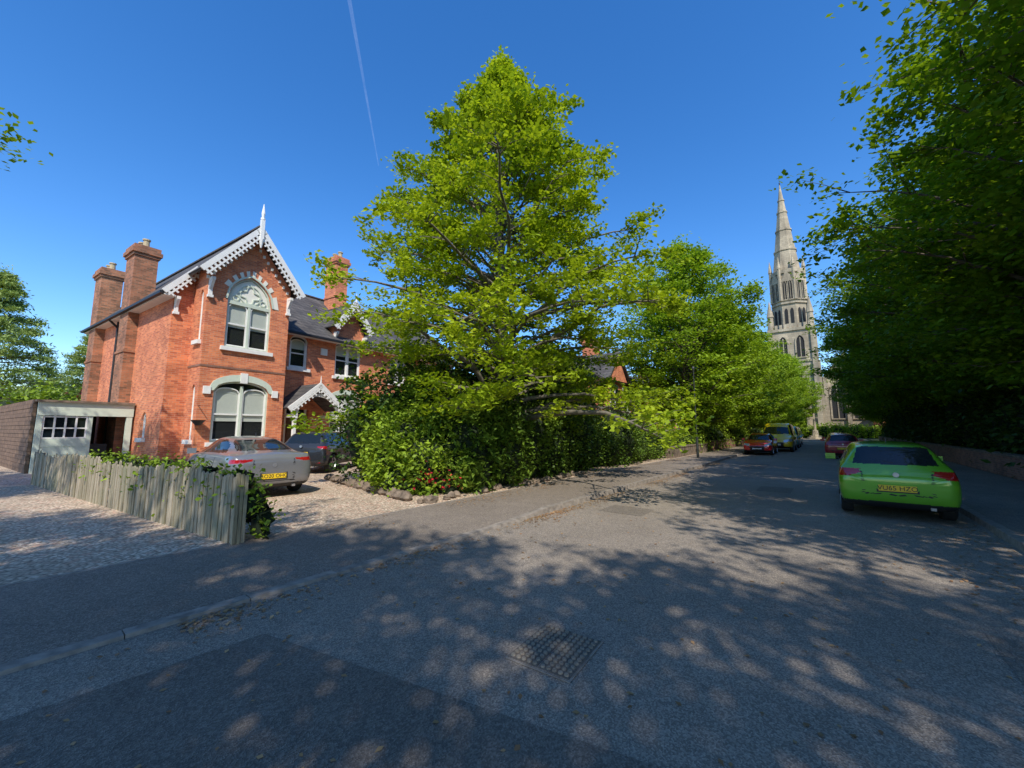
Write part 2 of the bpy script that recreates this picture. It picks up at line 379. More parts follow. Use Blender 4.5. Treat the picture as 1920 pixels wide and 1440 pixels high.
# left row beyond
put('lime_tree',tA,RP(31.3,-7.9,.1),1.0,1.0)
put('lime_tree',tA,RP(41,-8.2,.1),2.6,.9)
put('lime_tree',tA,RP(51,-7.6,.1),4.1,.88)
put('lime_tree',tA,RP(64,-7.0,.1),.3,.88)
put('lime_tree',tA,RP(79,-6.8,.1),5.3,.95)
put('lime_tree',tA,RP(90,-6.0,.1),3.3,1.0)
# right row
for s,r,a,sc in ((17.5,7.4,.5,1.02),(26,7.2,2.1,1.08),(35,6.9,3.9,1.08),(45,7,5.1,1.08),(57,7,1.2,1.08),(70,7,2.9,1.05),(86,8.3,4.4,.95)):
    put('street_tree',tB,RP(s,r,.1),a,sc)
# trees near and behind the photographer
put('plane_tree',tC,(11.6,3.0,.1),.9,.95)
put('plane_tree',tC,(8.8,-.4,.1),3.3,.92)
put('plane_tree',tC,(-1.2,-8.6,.1),2.2,1.0)
put('plane_tree',tC,(-6.3,-6.6,.1),4.0,.95)
put('plane_tree',tC,(4.6,-10.2,.1),5.2,.95)
put('plane_tree',tC,(-14.4,4.1,.1),5.9,.85)
# conifers at left
cf=tree_mesh('cedar_tree',13.5,5.0,1.5,51,80,11,10,.28,.09,pcone,[M['bark'],M['leafcon']],sig=.26,el=(-4,20),droop=.18,flat=.4)
put('cedar_tree',cf,(-38.5,28.5,.1),.4,1.0)
put('cedar_tree',cf,(-42,39,.1),2.4,.85)
put('cedar_tree',cf,(-34.0,34,.1),3.4,.6)
# ---------- shrubs ----------
def shrub_mesh(name,ells,seed,dens,L,W,mats,K=16,sig=.14,flat=.5,lump=.16,core=.82,shoots=0):
    rg=np.random.default_rng(seed); Vs=[];Fs=[];mi=[];rn=[];off=0
    Cs=[];cr=[]
    for (x,y,z,rx,ry,rz) in ells:
        area=4*pi*((rx*ry)**1.6/3+(rx*rz)**1.6/3+(ry*rz)**1.6/3)**(1/1.6)
        n=int(area*dens/K); d=rg.normal(size=(n,3));d/=np.linalg.norm(d,axis=1)[:,None]
        ph=rg.uniform(0,6,3)
        lu=1+lump*(np.sin(d[:,0]*5+ph[0])*np.sin(d[:,1]*6+ph[1])+.6*np.sin(d[:,2]*9+ph[2])*np.sin(d[:,0]*8))
        c=np.array([x,y,z])+d*np.array([rx,ry,rz])*(lu*rg.uniform(.84,1.10,n))[:,None]
        c=c[c[:,2]>.12]; Cs.append(c);cr.append(rg.uniform(0,1,len(c)))
        for _ in range(shoots):
            d=rg.normal(size=3);d/=np.linalg.norm(d);d[2]=abs(d[2])
            p=np.array([x,y,z])+d*np.array([rx,ry,rz]); q=p+(d*.5+np.array([0,0,.6]))*rg.uniform(.25,.6)
            tt=np.linspace(0,1,6)[:,None]; Cs.append(p+(q-p)*tt); cr.append(np.full(6,rg.uniform(.4,1)))
        nu,nv=14,9;th=np.linspace(0,pi,nv);ps=np.arange(nu)*2*pi/nu
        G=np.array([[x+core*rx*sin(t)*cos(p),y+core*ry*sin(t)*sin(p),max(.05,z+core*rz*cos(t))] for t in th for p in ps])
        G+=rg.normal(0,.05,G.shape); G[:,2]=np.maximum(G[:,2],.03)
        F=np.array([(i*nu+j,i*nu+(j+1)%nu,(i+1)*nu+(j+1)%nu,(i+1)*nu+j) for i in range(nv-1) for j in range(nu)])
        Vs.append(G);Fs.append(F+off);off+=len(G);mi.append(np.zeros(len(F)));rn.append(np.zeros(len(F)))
    C=np.concatenate(Cs);CR=np.concatenate(cr);k=rg.poisson(K,len(C))
    P=np.repeat(C,k,0)+rg.normal(size=(k.sum(),3))*sig*np.repeat(rg.uniform(.5,1.4,len(C)),k)[:,None]; rr=np.clip(np.repeat(CR,k)*.6+rg.uniform(0,.4,k.sum()),0,1)
    V,F=leafquads(P,rr,L,W,flat,rg); Vs.append(V);Fs.append(F+off);mi.append(np.ones(len(F)));rn.append(rr)
    return mesh_quads(name,np.concatenate(Vs),np.concatenate(Fs),np.concatenate(mi),np.concatenate(rn),mats)
E=[(-3.1,11.3,.9,.95,1.0,1.3),(-2.2,10.6,.7,.9,.85,1.0),(-3.7,12.4,.8,.8,.8,1.1),(-2.7,10.2,.35,.7,.45,.5),(-2.9,12.3,1.4,1.1,1.1,1.6),(-3.6,11.6,.5,.5,.6,.6)]
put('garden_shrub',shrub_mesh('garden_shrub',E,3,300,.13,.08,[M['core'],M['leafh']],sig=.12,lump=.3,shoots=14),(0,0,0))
E=[(-1.3,10.95,.8,1.0,.9,1.3),(-.5,11.7,.9,.9,.8,1.1),(-1.6,10.3,.3,.5,.35,.4)]
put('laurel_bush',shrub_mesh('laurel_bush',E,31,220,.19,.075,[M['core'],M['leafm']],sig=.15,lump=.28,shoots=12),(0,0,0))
P=np.array([[-1.9,9.85,.5]])+np.random.default_rng(5).normal(size=(90,3))*[.35,.15,.16]
V,F=leafquads(P,None,.08,.07,.3,np.random.default_rng(6)); put('red_flowers',mesh_quads('red_flowers',V,F,np.zeros(len(F)),np.random.default_rng(1).uniform(0,1,len(F)),[M['flower']]),(0,0,0))
E=[]
for i,s in enumerate(np.arange(9.6,22.5,1.15)):
    x,y,_=RP(s,-8.15+rng.normal(0,.18)); h=1.25+.22*rng.normal()
    E.append((x,y,h*.8,1.05,1.05,h*1.0))
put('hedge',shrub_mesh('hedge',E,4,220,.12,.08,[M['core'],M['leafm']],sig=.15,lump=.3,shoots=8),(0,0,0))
E=[]
for s,r,h,q in ((9,-10.3,4.0,1.8),(11.5,-9.8,4.4,1.8),(13.8,-9.9,4.8,1.8),(16,-10.3,5.2,1.9),(18.0,-10.4,4.4,1.6),(7.4,-11.0,3.0,1.4)):
    x,y,_=RP(s,r); E.append((x,y,h*.5,q,q,h*.55))
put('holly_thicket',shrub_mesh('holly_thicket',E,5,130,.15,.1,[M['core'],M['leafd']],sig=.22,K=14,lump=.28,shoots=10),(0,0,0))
# right side undergrowth
E=[]
for s in np.arange(6,64,2.4):
    x,y,_=RP(s,6.9+rng.normal(0,.3)); h=3.4+rng.normal(0,.5)
    E.append((x,y,h*.5,1.9,1.9,h*.56))
put('hedge',shrub_mesh('hedge_roadside',E,6,70,.2,.14,[M['core'],M['leafd']],sig=.28,K=14,lump=.3),(0,0,0))
# gardens beyond lamp post
E=[]
for s,r,h,q in ((23.5,-8.4,1.5,1.0),(25,-8.6,1.9,1.1),(27,-8.3,1.6,1.0),(29,-8.0,1.5,1.1),(32,-8.0,1.7,1.2),(35,-8,1.7,1.3),(38,-8,1.8,1.3),(42,-8,2,1.5),(47,-8,2,1.5),(52,-8,2,1.6),(58,-8,2.2,1.8)):
    x,y,_=RP(s,r); E.append((x,y,h*.5,q,q,h*.56))
put('garden_shrub',shrub_mesh('garden_shrub_far',E,8,150,.16,.1,[M['core'],M['leafh']],sig=.2,lump=.25),(0,0,0))
E=[]
for r in np.arange(-16,14,2.2):
    x,y,_=RP(96,r); E.append((x,y,.9,1.7,1.7,1.2+.4*rng.uniform()))
put('hedge',shrub_mesh('hedge_churchyard',E,9,60,.3,.2,[M['core'],M['leaft']],sig=.3,K=12),(0,0,0))
E=[]
for i in range(9):
    E.append((-31+i*1.6-(i%2)*.6,24.5+i*.9,1.7,2.0,1.6,2.2+.5*rng.uniform()))
put('shrubbery',shrub_mesh('shrubbery',E,10,60,.24,.16,[M['core'],M['leafh']],sig=.3,K=14,lump=.3),(0,0,0))
put('copper_shrub',shrub_mesh('copper_shrub',[(-24.6,23.2,2.2,1.0,1.0,1.9)],12,140,.2,.14,[M['core'],M['leafred']],sig=.2),(0,0,0))
E=[]
for i in range(44):
    a=radians(-80+i*4.1); d=130+rng.uniform(-10,25)
    E.append((d*sin(a)*1.0,d*cos(a),5,9,9,6+rng.uniform(0,3)))
put('distant_trees',shrub_mesh('distant_trees',E,13,2.2,1.3,.9,[M['core'],M['leafr']],sig=1.2,K=12),(0,0,0))
# ---------------- fence ----------------
fa=Vector((-3.92,5.71,.1)); fb=Vector((-14.1,11.75,.1)); fd=(fb-fa); FL=fd.length; fd.normalize(); fn=Vector((fd.y,-fd.x,0))
if fn.y>0: fn=-fn
mb=MB(); frn=[]
s=0.0
while s<FL:
    w=.085+rng.uniform(-.012,.012); h=.94+.05*sin(s*1.1)+.03*rng.normal()
    tl=rng.normal(0,.016); p=fa+fd*s+fn*rng.normal(0,.008)
    k0=len(mb.f)
    th=.02
    pts=[(0,0),(w,0),(w+tl,h-.03),(w*.5+tl,h),(0+tl,h-.035)]
    vs=[p+fd*a+Vector((0,0,z)) for a,z in pts]+[p+fd*a+Vector((0,0,z))-fn*th for a,z in pts]
    mb.add(vs,[(0,1,2,3,4),(9,8,7,6,5)]+[(i,i+5,(i+1)%5+5,(i+1)%5) for i in range(5)])
    frn+= [rng.uniform()]*(len(mb.f)-k0); s+=w+.016+rng.uniform(0,.018)
for z in (.25,.8):
    a=fa-fn*.045+Vector((0,0,z));b_=fb-fn*.045+Vector((0,0,z)); k0=len(mb.f); mb.beam(a,b_,.04,.08); frn+=[.2]*(len(mb.f)-k0)
for i in range(6):
    p=fa-fn*.10+fd*(.05+i*FL/5.2); k0=len(mb.f); mb.cyl((p.x,p.y),.05,.05,.1,1.02,8); frn+=[.5]*(len(mb.f)-k0)
for i in range(3):
    k0=len(mb.f); p=fa-fn*(.005+i*.055)-fd*.03
    mb.beam(p+Vector((0,0,0)),p+Vector((0,0,.98-.02*i)),.045,.028,up=(fd.x,fd.y,0)); frn+=[rng.uniform()]*(len(mb.f)-k0)
fo=mb.obj('wooden_fence',[M['fence']])
a_=fo.data.attributes.new('rnd','FLOAT','FACE');a_.data.foreach_set('value',frn)
E=[]
for i in range(22):
    p=fa-fn*(.26)+fd*(.1+i*.36*1.0); E.append((p.x,p.y,.80+.06*sin(i*1.7) if i else .6,.26,.19,.25+.09*rng.uniform()))
E.append((-3.72,6.02,.35,.16,.16,.3))
put('climbing_plant',shrub_mesh('climbing_plant',E,14,260,.08,.055,[M['core'],M['leafh']],K=9,sig=.07,core=.6,shoots=0),(0,0,0))
# ---------------- stone edging ----------------
def rock(mb,x,y,z,r,rg):
    bm=bmesh.new();bmesh.ops.create_icosphere(bm,subdivisions=2,radius=1)
    sx,sy,sz=rg.uniform(.7,1.3,3)
    vs=[];
    ph=rg.uniform(0,6,3)
    for v in bm.verts:
        c=v.co; k=1+.22*sin(c.x*3+ph[0])*sin(c.y*4+ph[1])+.12*sin(c.z*6+ph[2])
        vs.append((x+c.x*r*sx*k,y+c.y*r*sy*k,z+c.z*r*.7*sz*k))
    fs=[tuple(v.index for v in f.verts) for f in bm.faces]; bm.free(); mb.add(vs,fs)
mb=MB(); 
for i in range(38):
    t=i/37; rock(mb,-5.9+t*3.5,12.9-t*3.75,.17,rng.uniform(.09,.18),rng)
for i in range(34):
    if rng.uniform()<.25: continue
    x,y,_=RP(5.6+i*.22,-7.0+rng.normal(0,.05)); rock(mb,x,y,.15,rng.uniform(.07,.14),rng)
mb.obj('rockery_edging',[M['rock']],recalc=False)
def wall(name,s0,s1,r,h,mat,th=.3):
    L=s1-s0; mb=MB(); mb.box(0,L,-th/2,th/2,0,h,0); mb.box(0,L,-th/2-.03,th/2+.03,h,h+.07,1)
    o=mb.obj(name,[mat,M['rock']]); o.location=RP(s0,r,.1);o.rotation_euler=(0,0,YAW);return o
wall('brick_boundary_wall',4,64,4.78,.7,M['brick_dark'])
wall('garden_wall',22.6,31,-7.0,.55,M['rock']); wall('garden_wall',33,60,-7.0,.7,M['brick_dark'])
# leaf litter
n=9000
s=np.concatenate([rng.uniform(1,24,n//2),rng.uniform(3,26,n//4),rng.uniform(0,20,n//4)])
r=np.concatenate([-4.58+np.abs(rng.normal(0,.2,n//2)),-6.6+np.abs(rng.normal(0,.35,n//4)),1.98-np.abs(rng.normal(0,.55,n//4))])
zz=np.concatenate([np.full(n//2,.012),np.full(n//4,.112),np.full(n//4,.012)])
keep=(np.sin(s*2.1)+np.sin(s*.9+1)+rng.normal(0,.8,len(s)))>-.1
s,r,zz=s[keep],r[keep],zz[keep]
P=np.stack([s*dx+r*nx_,s*dy+r*ny_,zz],1)
s2=rng.uniform(0,30,1500); r2=rng.uniform(-4.5,1.9,1500); P=np.concatenate([P,np.stack([s2*dx+r2*nx_,s2*dy+r2*ny_,np.full(1500,.010)],1)])
rr=rng.uniform(0,1,len(P))
V,F=leafquads(P,rr,.045,.03,6,rng)
put('leaf_litter',mesh_quads('leaf_litter',V,F,np.zeros(len(F)),rr,[M['litter']]),(0,0,0))
# ---------------- house ----------------
H0=empty('brick_house',(-12.05,15.0,.1),radians(57.5))
def af(u,k): return sqrt(max(0,1-((abs(u)+k)/(1+k))**2))/sqrt(1-(k/(1+k))**2)
def arch(a0,a1,z0,zs,rise,k,n=14):
    c=(a0+a1)/2;h=(a1-a0)/2
    pts=[(a0,z0),(a1,z0)]
    for i in range(n+1):
        u=1-2*i/n; pts.append((c+h*u,zs+rise*af(u,k)))
    return pts
def window(nm,a0,a1,z0,zs,rise,k,y,par,cutter,Mx=None,frame=1,blind=.55,surround=None,nl=2,key=True,sill=True,head=0):
    cutter.M=Mx; cutter.prism(arch(a0,a1,z0,zs,rise,k),y-.1,y+.22); cutter.M=None
    mb=MB();mb.M=Mx
    fw=.07
    i=arch(a0+fw,a1-fw,z0+fw,zs,max(.001,rise-fw),k)
    mb.ring([(x,z) for x,z in arch(a0+.002,a1-.002,z0+.002,zs,max(rise-.002,.001),k)],i,y+.06,y+.15,frame)
    mb.prism(arch(a0+.03,a1-.03,z0+.03,zs,max(.001,rise-.03),k),y+.205,y+.215,3)
    w=(a1-a0-2*fw)/nl
    for q in range(1,nl):
        x=a0+fw+w*q; mb.box(x-.05,x+.05,y+.065,y+.145,z0+fw,zs+(rise*.55 if head==0 else 0),frame)
    for q in range(nl):
        x0=a0+fw+w*q+(.05 if q else 0);x1=a0+fw+w*(q+1)-(.05 if q<nl-1 else 0)
        zt=zs if (head or k>0) else zs+rise*.4
        ip=arch(x0,x1,z0+fw,zt-.25 if not head else zt-.3,.22,0,10)
        ii=arch(x0+.045,x1-.045,z0+fw+.05,zt-.25 if not head else zt-.3,.18,0,10)
        mb.ring(ip,ii,y+.09,y+.135,1)
        mb.prism(arch(x0,x1,zt-.26,zt-.25 if not head else zt-.27,.24,0,10),y+.16,y+.165,4)
        zm=(z0+zt)/2
        mb.box(x0+.045,x1-.045,y+.095,y+.13,zm-.03,zm+.03,1)
        zb=z0+fw+(zt-z0)*(1-blind)
        if blind>0: mb.prism(arch(x0+.02,x1-.02,zb,zt-.27,.2,0,10),y+.168,y+.175,4)
    mb.sheet(arch(a0+fw,a1-fw,z0+fw,zs,max(.001,rise-fw),k),y+.15,5)
    if sill: mb.box(a0-.14,a1+.14,y-.12,y+.06,z0-.16,z0-.002,1)
    return mb
wm=[M['sage'],M['white'],M['cream'],M['dark'],M['cream'],M['glass']]
cut_w=MB(); cut_m=MB(); cut_l=MB()
w1=window('w',.72,2.42,4.95,6.95,1.12,.55,0,H0,cut_w,frame=0,blind=.6,head=1)
w1.box(.79,2.35,.055,.15,6.78,6.92,0)
cx,cz=1.57,7.32
def quat(c,z,r,n=32,f=.32): return [(c+r*(1+f*cos(4*t))*cos(t),z+r*(1+f*cos(4*t))*sin(t)) for t in [2*pi*i/n for i in range(n)]]
w1.prism(arch(.80,2.34,6.93,6.95,1.03,.55),.12,.14,4)
w1.ring(quat(cx,cz,.36),quat(cx,cz,.29),.075,.125,0)
w1.ring([(cx+.44*cos(2*pi*i/28),cz+.44*sin(2*pi*i/28)) for i in range(28)],[(cx+.40*cos(2*pi*i/28),cz+.40*sin(2*pi*i/28)) for i in range(28)],.08,.122,0)
for sx in (-.52,.52):
    w1.ring([(cx+sx+.13*cos(2*pi*i/16),7.08+.13*sin(2*pi*i/16)) for i in range(16)],[(cx+sx+.09*cos(2*pi*i/16),7.08+.09*sin(2*pi*i/16)) for i in range(16)],.08,.122,0)
oo=arch(.72-.30,2.42+.30,4.95,6.95,1.45,.55,18); mm_=arch(.72-.02,2.42+.02,4.95,6.95,1.14,.55,18); ms=arch(.72-.10,2.42+.10,4.95,6.95,1.22,.55,18)
for k_ in range(2,20):
    if k_%2==0: w1.ring(oo,mm_,-.022,.04,4,sel=lambda q,kk=k_:q==kk)
w1.ring(ms,mm_,-.035,.04,0,sel=lambda q:2<=q<=19)
w1.obj('gable_window',wm,H0)
w2=window('w',.50,2.55,1.1,3.15,.42,0,0,H0,cut_w,frame=0,blind=.66)
oo=arch(.50-.22,2.55+.22,1.1,3.13,.72,0,14); mi_=arch(.5-.02,2.55+.02,1.1,3.13,.44,0,14)
w2.ring(oo,mi_,-.05,.04,0,sel=lambda q:2<=q<=15)
w2.box(1.40,1.66,-.08,.02,3.50,3.92,1); w2.box(.14,.38,-.08,.02,2.98,3.28,1); w2.box(2.67,2.91,-.08,.02,2.98,3.28,1)
w2.obj('ground_window',wm,H0)
P1=[(0,0),(3.2,0),(3.2,8.05),(1.6,10.0),(0,8.05)]
mb=MB();mb.prism(P1,0,1.27);wing=mb.obj('wing_wall',[M['brick']],H0)
mb=MB();mb.prism([(-.66,0),(3.2,0),(3.2,8.05),(1.6,10.0),(-.66,7.25)],1.272,12.7);left=mb.obj('side_wall',[M['brick']],H0)
mb=MB();mb.box(3.202,16,1.272,8.5,0,6.45);main=mb.obj('main_wall',[M['brick']],H0)
R90=Matrix.Rotation(-pi/2,4,'Z')
ws=window('w',-.62,-.30,5.1,6.9,.3,.4,0,H0,cut_w,Mx=R90,nl=1,blind=0,frame=1)
ws.obj('slit_window',wm,H0)
ws=window('w',-.62,-.30,1.2,3.1,.25,.2,0,H0,cut_w,Mx=R90,nl=1,blind=0,frame=1)
ws.obj('slit_window',wm,H0)
T=Matrix.Translation((-.66,0,0))@R90
ws=window('w',-3.45,-2.95,1.25,2.0,.3,0,0,H0,cut_l,Mx=T,nl=1,blind=0,frame=1); ws.obj('small_arched_window',wm,H0)
ws=window('w',4.0,4.9,4.65,6.05,.25,0,1.272,H0,cut_m,nl=1,blind=.4); ws.obj('landing_window',wm,H0)
ws=window('w',6.45,8.05,4.5,6.2,.2,0,1.272,H0,cut_m,nl=2,blind=.4); ws.obj('bedroom_window',wm,H0)
ws=window('w',6.3,8.2,1.1,3.1,.4,0,1.272,H0,cut_m,nl=2,blind=.5,frame=0)
oo=arch(6.1,8.4,1.1,3.08,.7,0,14); mi_=arch(6.28,8.22,1.1,3.08,.42,0,14); ws.ring(oo,mi_,1.22,1.30,0,sel=lambda q:2<=q<=15); ws.obj('parlour_window',wm,H0)
for x in (10.2,12.8):
    ws=window('w',x,x+1.3,4.5,6.0,.2,0,1.272,H0,cut_m,nl=2,blind=.4); ws.obj('bedroom_window',wm,H0)
    ws=window('w',x,x+1.3,1.1,3.1,.3,0,1.272,H0,cut_m,nl=2,blind=.4); ws.obj('bay_window',wm,H0)
cut_m.prism([(3.95,0.02),(5.15,.02),(5.15,2.6),(3.95,2.6)],1.1,1.6)
for body,c in ((wing,cut_w),(left,cut_l),(main,cut_m)):
    bpy.context.view_layer.update()
    co_=c.obj('cut',[M['brick']],H0); bpy.context.view_layer.update(); boolean(body,co_)
mb=MB()
mb.box(-.03,3.23,-.03,1.27,0,.45);mb.box(-.69,-.0,1.24,12.73,0,.45)
mb.box(-.02,3.22,-.02,1.2,4.05,4.13)
mb.obj('plinth',[M['brick_dark']],H0)
def rz(a): return 10.28-1.24*abs(a-1.6)
mb=MB()
mb.slab([(-.38,-.42,rz(-.38)),(-.38,1.0,rz(-.38)),(1.6,1.0,rz(1.6)),(1.6,-.42,rz(1.6))],.1)
mb.slab([(-1.05,1.002,rz(-1.05)),(-1.05,12.95,rz(-1.05)),(1.6,12.95,rz(1.6)),(1.6,1.002,rz(1.6))],.1)
mb.slab([(3.58,-.42,rz(3.58)),(1.6,-.42,rz(1.6)),(1.6,12.95,rz(1.6)),(3.58,12.95,rz(3.58))],.1)
mb.slab([(2.2,.85,6.35),(16.2,.85,6.35),(16.2,4.9,9.72),(2.2,4.9,9.72)],.1)
mb.slab([(2.2,8.95,6.35),(16.2,8.95,6.35),(16.2,4.9,9.72),(2.2,4.9,9.72)],.1)
mb.slab([(6.05,.8,7.15),(7.25,.8,8.75),(7.25,4.0,8.75),(6.05,2.2,7.15)],.08)
mb.slab([(8.45,.8,7.15),(7.25,.8,8.75),(7.25,4.0,8.75),(8.45,2.2,7.15)],.08)
mb.obj('slate_roof',[M['slate']],H0)
mb=MB();mb.prism([(6.3,6.4),(8.2,6.4),(8.2,7.2),(7.25,8.55),(6.3,7.2)],1.274,3.2);mb.obj('gablet_wall',[M['brick']],H0)
mb=MB()
for y in np.arange(-.42,12.8,.45): mb.beam((1.6,y,10.31),(1.6,y+.43,10.31),.22,.07)
for x in np.arange(3.6,16,.45): mb.beam((x,4.9,9.75),(x+.43,4.9,9.75),.22,.07)
mb.obj('ridge_tiles',[M['slate']],H0)
mb=MB();mb.M=Matrix.Rotation(pi/2,4,'Z');
mb.prism([(1.3,6.4),(8.5,6.4),(4.9,9.55)],-15.95,-15.7);mb.obj('end_gable',[M['brick']],H0)
def barge(mb,p,q,y,w=.34,th=.06):
    p=Vector((p[0],y,p[1]));q=Vector((q[0],y,q[1])); d=q-p;L=d.length;d.normalize();dn=Vector((d.z,0,-d.x))
    if dn.z>0: dn=-dn
    def bar(o0,o1,s0,s1,t=th):
        vs=[]
        for yy in (y-t/2,y+t/2):
            for s_,o_ in ((s0,o0),(s1,o0),(s1,o1),(s0,o1)):
                v=p+d*s_+dn*o_; vs.append((v.x,yy,v.z))
        mb.add(vs,[(0,1,2,3),(7,6,5,4),(0,4,5,1),(1,5,6,2),(2,6,7,3),(3,7,4,0)])
    bar(-.06,.13,0,L); bar(w-.11,w-.05,0,L)
    n=int(L/.2)
    for i in range(n):
        s_=(i+.5)*L/n; bar(.13,w-.11,s_-.045,s_+.045,th*.9); bar(w-.05,w+.05,s_-.05,s_+.02,th*.9)
def corbel(mb,x,y,z,h=.7,dyy=.32):
    mb.box(x-.06,x+.06,y-dyy,y,z-.12,z);mb.box(x-.06,x+.06,y-.10,y,z-h,z-.12)
    mb.add([(x-.05,y-dyy,z-.12),(x+.05,y-dyy,z-.12),(x+.05,y-.1,z-h*.7),(x-.05,y-.1,z-h*.7),(x-.05,y-.1,z-.12),(x+.05,y-.1,z-.12)],[(0,1,2,3),(0,4,5,1),(0,3,4),(1,5,2),(3,2,5,4)])
    mb.box(x-.09,x+.09,y-.14,y,z-h-.1,z-h)
mb=MB()
barge(mb,(1.6,rz(1.6)-.02),(-.42,rz(-.42)-.02),-.46); barge(mb,(1.6,rz(1.6)-.02),(3.62,rz(3.62)-.02),-.46)
barge(mb,(-.05,rz(-.05)-.02),(-1.08,rz(-1.08)-.02),.97,.3); barge(mb,(7.25,8.77),(6.0,7.1),.76,.28);barge(mb,(7.25,8.77),(8.5,7.1),.76,.28)
corbel(mb,.08,0,7.6);corbel(mb,3.12,0,7.6);corbel(mb,-.56,1.27,6.85,.6,.28);corbel(mb,3.45,1.27,7.0,.8,.6)
corbel(mb,6.35,1.27,6.9,.5);corbel(mb,8.15,1.27,6.9,.5)
mb.box(-1.02,-.66,1.0,12.9,6.80,6.86); mb.box(3.3,16.1,.92,1.272,6.26,6.32)
mb.box(1.53,1.67,-.53,-.39,9.75,10.62);mb.cyl((1.6,-.46),.09,.09,10.62,10.70,8);mb.cyl((1.6,-.46),.05,.075,10.70,10.9,8);mb.cyl((1.6,-.46),.075,.012,10.9,11.35,8)
mb.cyl((1.6,-.46),.03,.11,9.35,9.75,8);mb.cyl((7.25,.76),.05,.01,8.7,9.25,8)
for sgn in (-1,1):
    for i in range(9):
        a=1.6+sgn*(.18+i*.18); z=rz(a)-.62
        mb.box(a-.045,a+.045,-.06,-.001,z-.1,z+.02)
mb.obj('bargeboards',[M['white']],H0)
mb=MB()
mb.beam((-1.1,1.0,6.88),(-1.1,12.9,6.88),.12,.1);mb.beam((3.6,.8,6.3),(16,.8,6.3),.12,.1)
mb.cyl((-.74,8.0),.05,.05,0,6.9,8);mb.beam((-1.08,8,6.85),(-.74,8,6.5),.08,.08)
mb.cyl((3.32,1.18),.045,.045,0,6.3,8)
mb.obj('gutter_downpipe',[M['black']],H0)
def chimney(mb,x0,x1,y0,y1,zb,zt,breast=True):
    mb.box(x0,x1,y0,y1,zb,zt-.5,0)
    for i,(g,z0,z1) in enumerate(((.06,zt-.5,zt-.38),(.12,zt-.38,zt-.2),(.06,zt-.2,zt))): mb.box(x0-g,x1+g,y0-g,y1+g,z0,z1,0)
    mb.box(x0-.04,x1+.04,y0-.04,y1+.04,zb+ (zt-zb)*.5,zb+(zt-zb)*.5+.1,0)
    n=2
    for i in range(n):
        y=y0+(y1-y0)*(i+.5)/n; x=(x0+x1)/2; mb.cyl((x,y),.13,.11,zt,zt+.38,10,1); mb.cyl((x,y),.15,.15,zt+.36,zt+.42,10,1)
mb=MB();chimney(mb,-1.02,-.2,5.3,6.5,0,10.0);chimney(mb,-1.02,-.2,10.6,11.8,0,10.1)
pot=simple('chimney_pot',(.52,.42,.25),.9)
mb.obj('side_chimneys',[M['brick_old'],pot],H0)
mb=MB();chimney(mb,7.6,8.4,3.4,4.5,7,12.3);mb.obj('ridge_chimney',[M['brick'],pot],H0)
mb=MB()
pa,pb=3.35,5.95;pc=(pa+pb)/2
pz=lambda a:3.78-.85*abs(a-pc)
mb.slab([(pa-.12,-.45,pz(pa-.12)),(pc,-.45,3.78),(pc,1.26,3.78),(pa-.12,1.26,pz(pa-.12))],.08,0)
mb.slab([(pb+.12,-.45,pz(pb+.12)),(pc,-.45,3.78),(pc,1.26,3.78),(pb+.12,1.26,pz(pb+.12))],.08,0)
mb.obj('porch_roof',[M['slate']],H0)
mb=MB(); barge(mb,(pc,3.76),(pa-.15,pz(pa-.15)-.02),-.48,.26);barge(mb,(pc,3.76),(pb+.15,pz(pb+.15)-.02),-.48,.26)
oo=[(pc+1.15*cos(t),2.15+1.15*sin(t)) for t in np.linspace(0,pi,17)];ii=[(pc+1.0*cos(t),2.15+1.0*sin(t)) for t in np.linspace(0,pi,17)]
mb.ring(oo,ii,-.40,-.30,0,closed=False)
for x in (pc-1.15,pc+1.02):
    mb.box(x,x+.13,-.40,-.27,0,2.15);mb.box(x-.03,x+.16,-.43,-.24,0,.25);mb.box(x-.03,x+.16,-.43,-.24,2.1,2.2)
    mb.box(x+.02,x+.11,-.27,1.26,2.15,2.3)
mb.cyl((pc,-.48),.04,.01,3.7,4.15,8)
mb.obj('porch_frame',[M['white']],H0)
mb=MB();mb.box(4.1,5.0,1.45,1.5,.15,2.3,0);mb.box(4.0,4.1,1.40,1.5,0,2.6,1);mb.box(5.0,5.1,1.40,1.5,0,2.6,1);mb.box(4.1,5.0,1.40,1.5,2.3,2.36,1);mb.box(4.1,5.0,1.46,1.48,2.36,2.58,2)
for x in (4.2,4.62):
    for z0,z1 in ((.3,1.0),(1.15,2.1)): mb.box(x,x+.28,1.435,1.449,z0,z1,3)
mb.box(3.6,5.7,-.1,1.27,0,.15,4);mb.obj('front_door',[M['door'],M['white'],M['carglass'],M['clad'],M['rock']],H0)
mb=MB();mb.cyl((-.0,-.25),.08,.24,1.75,1.95,12);mb.beam((0,-.25,1.95),(0,-.25,2.5),.015,.015);mb.beam((0,-.3,2.5),(0.05,0,2.5),.02,.02);mb.obj('hanging_basket',[M['black']],H0)
mb=MB();mb.box(5.6,5.95,1.2,1.27,5.5,5.85);mb.obj('alarm_box',[M['cream']],H0)
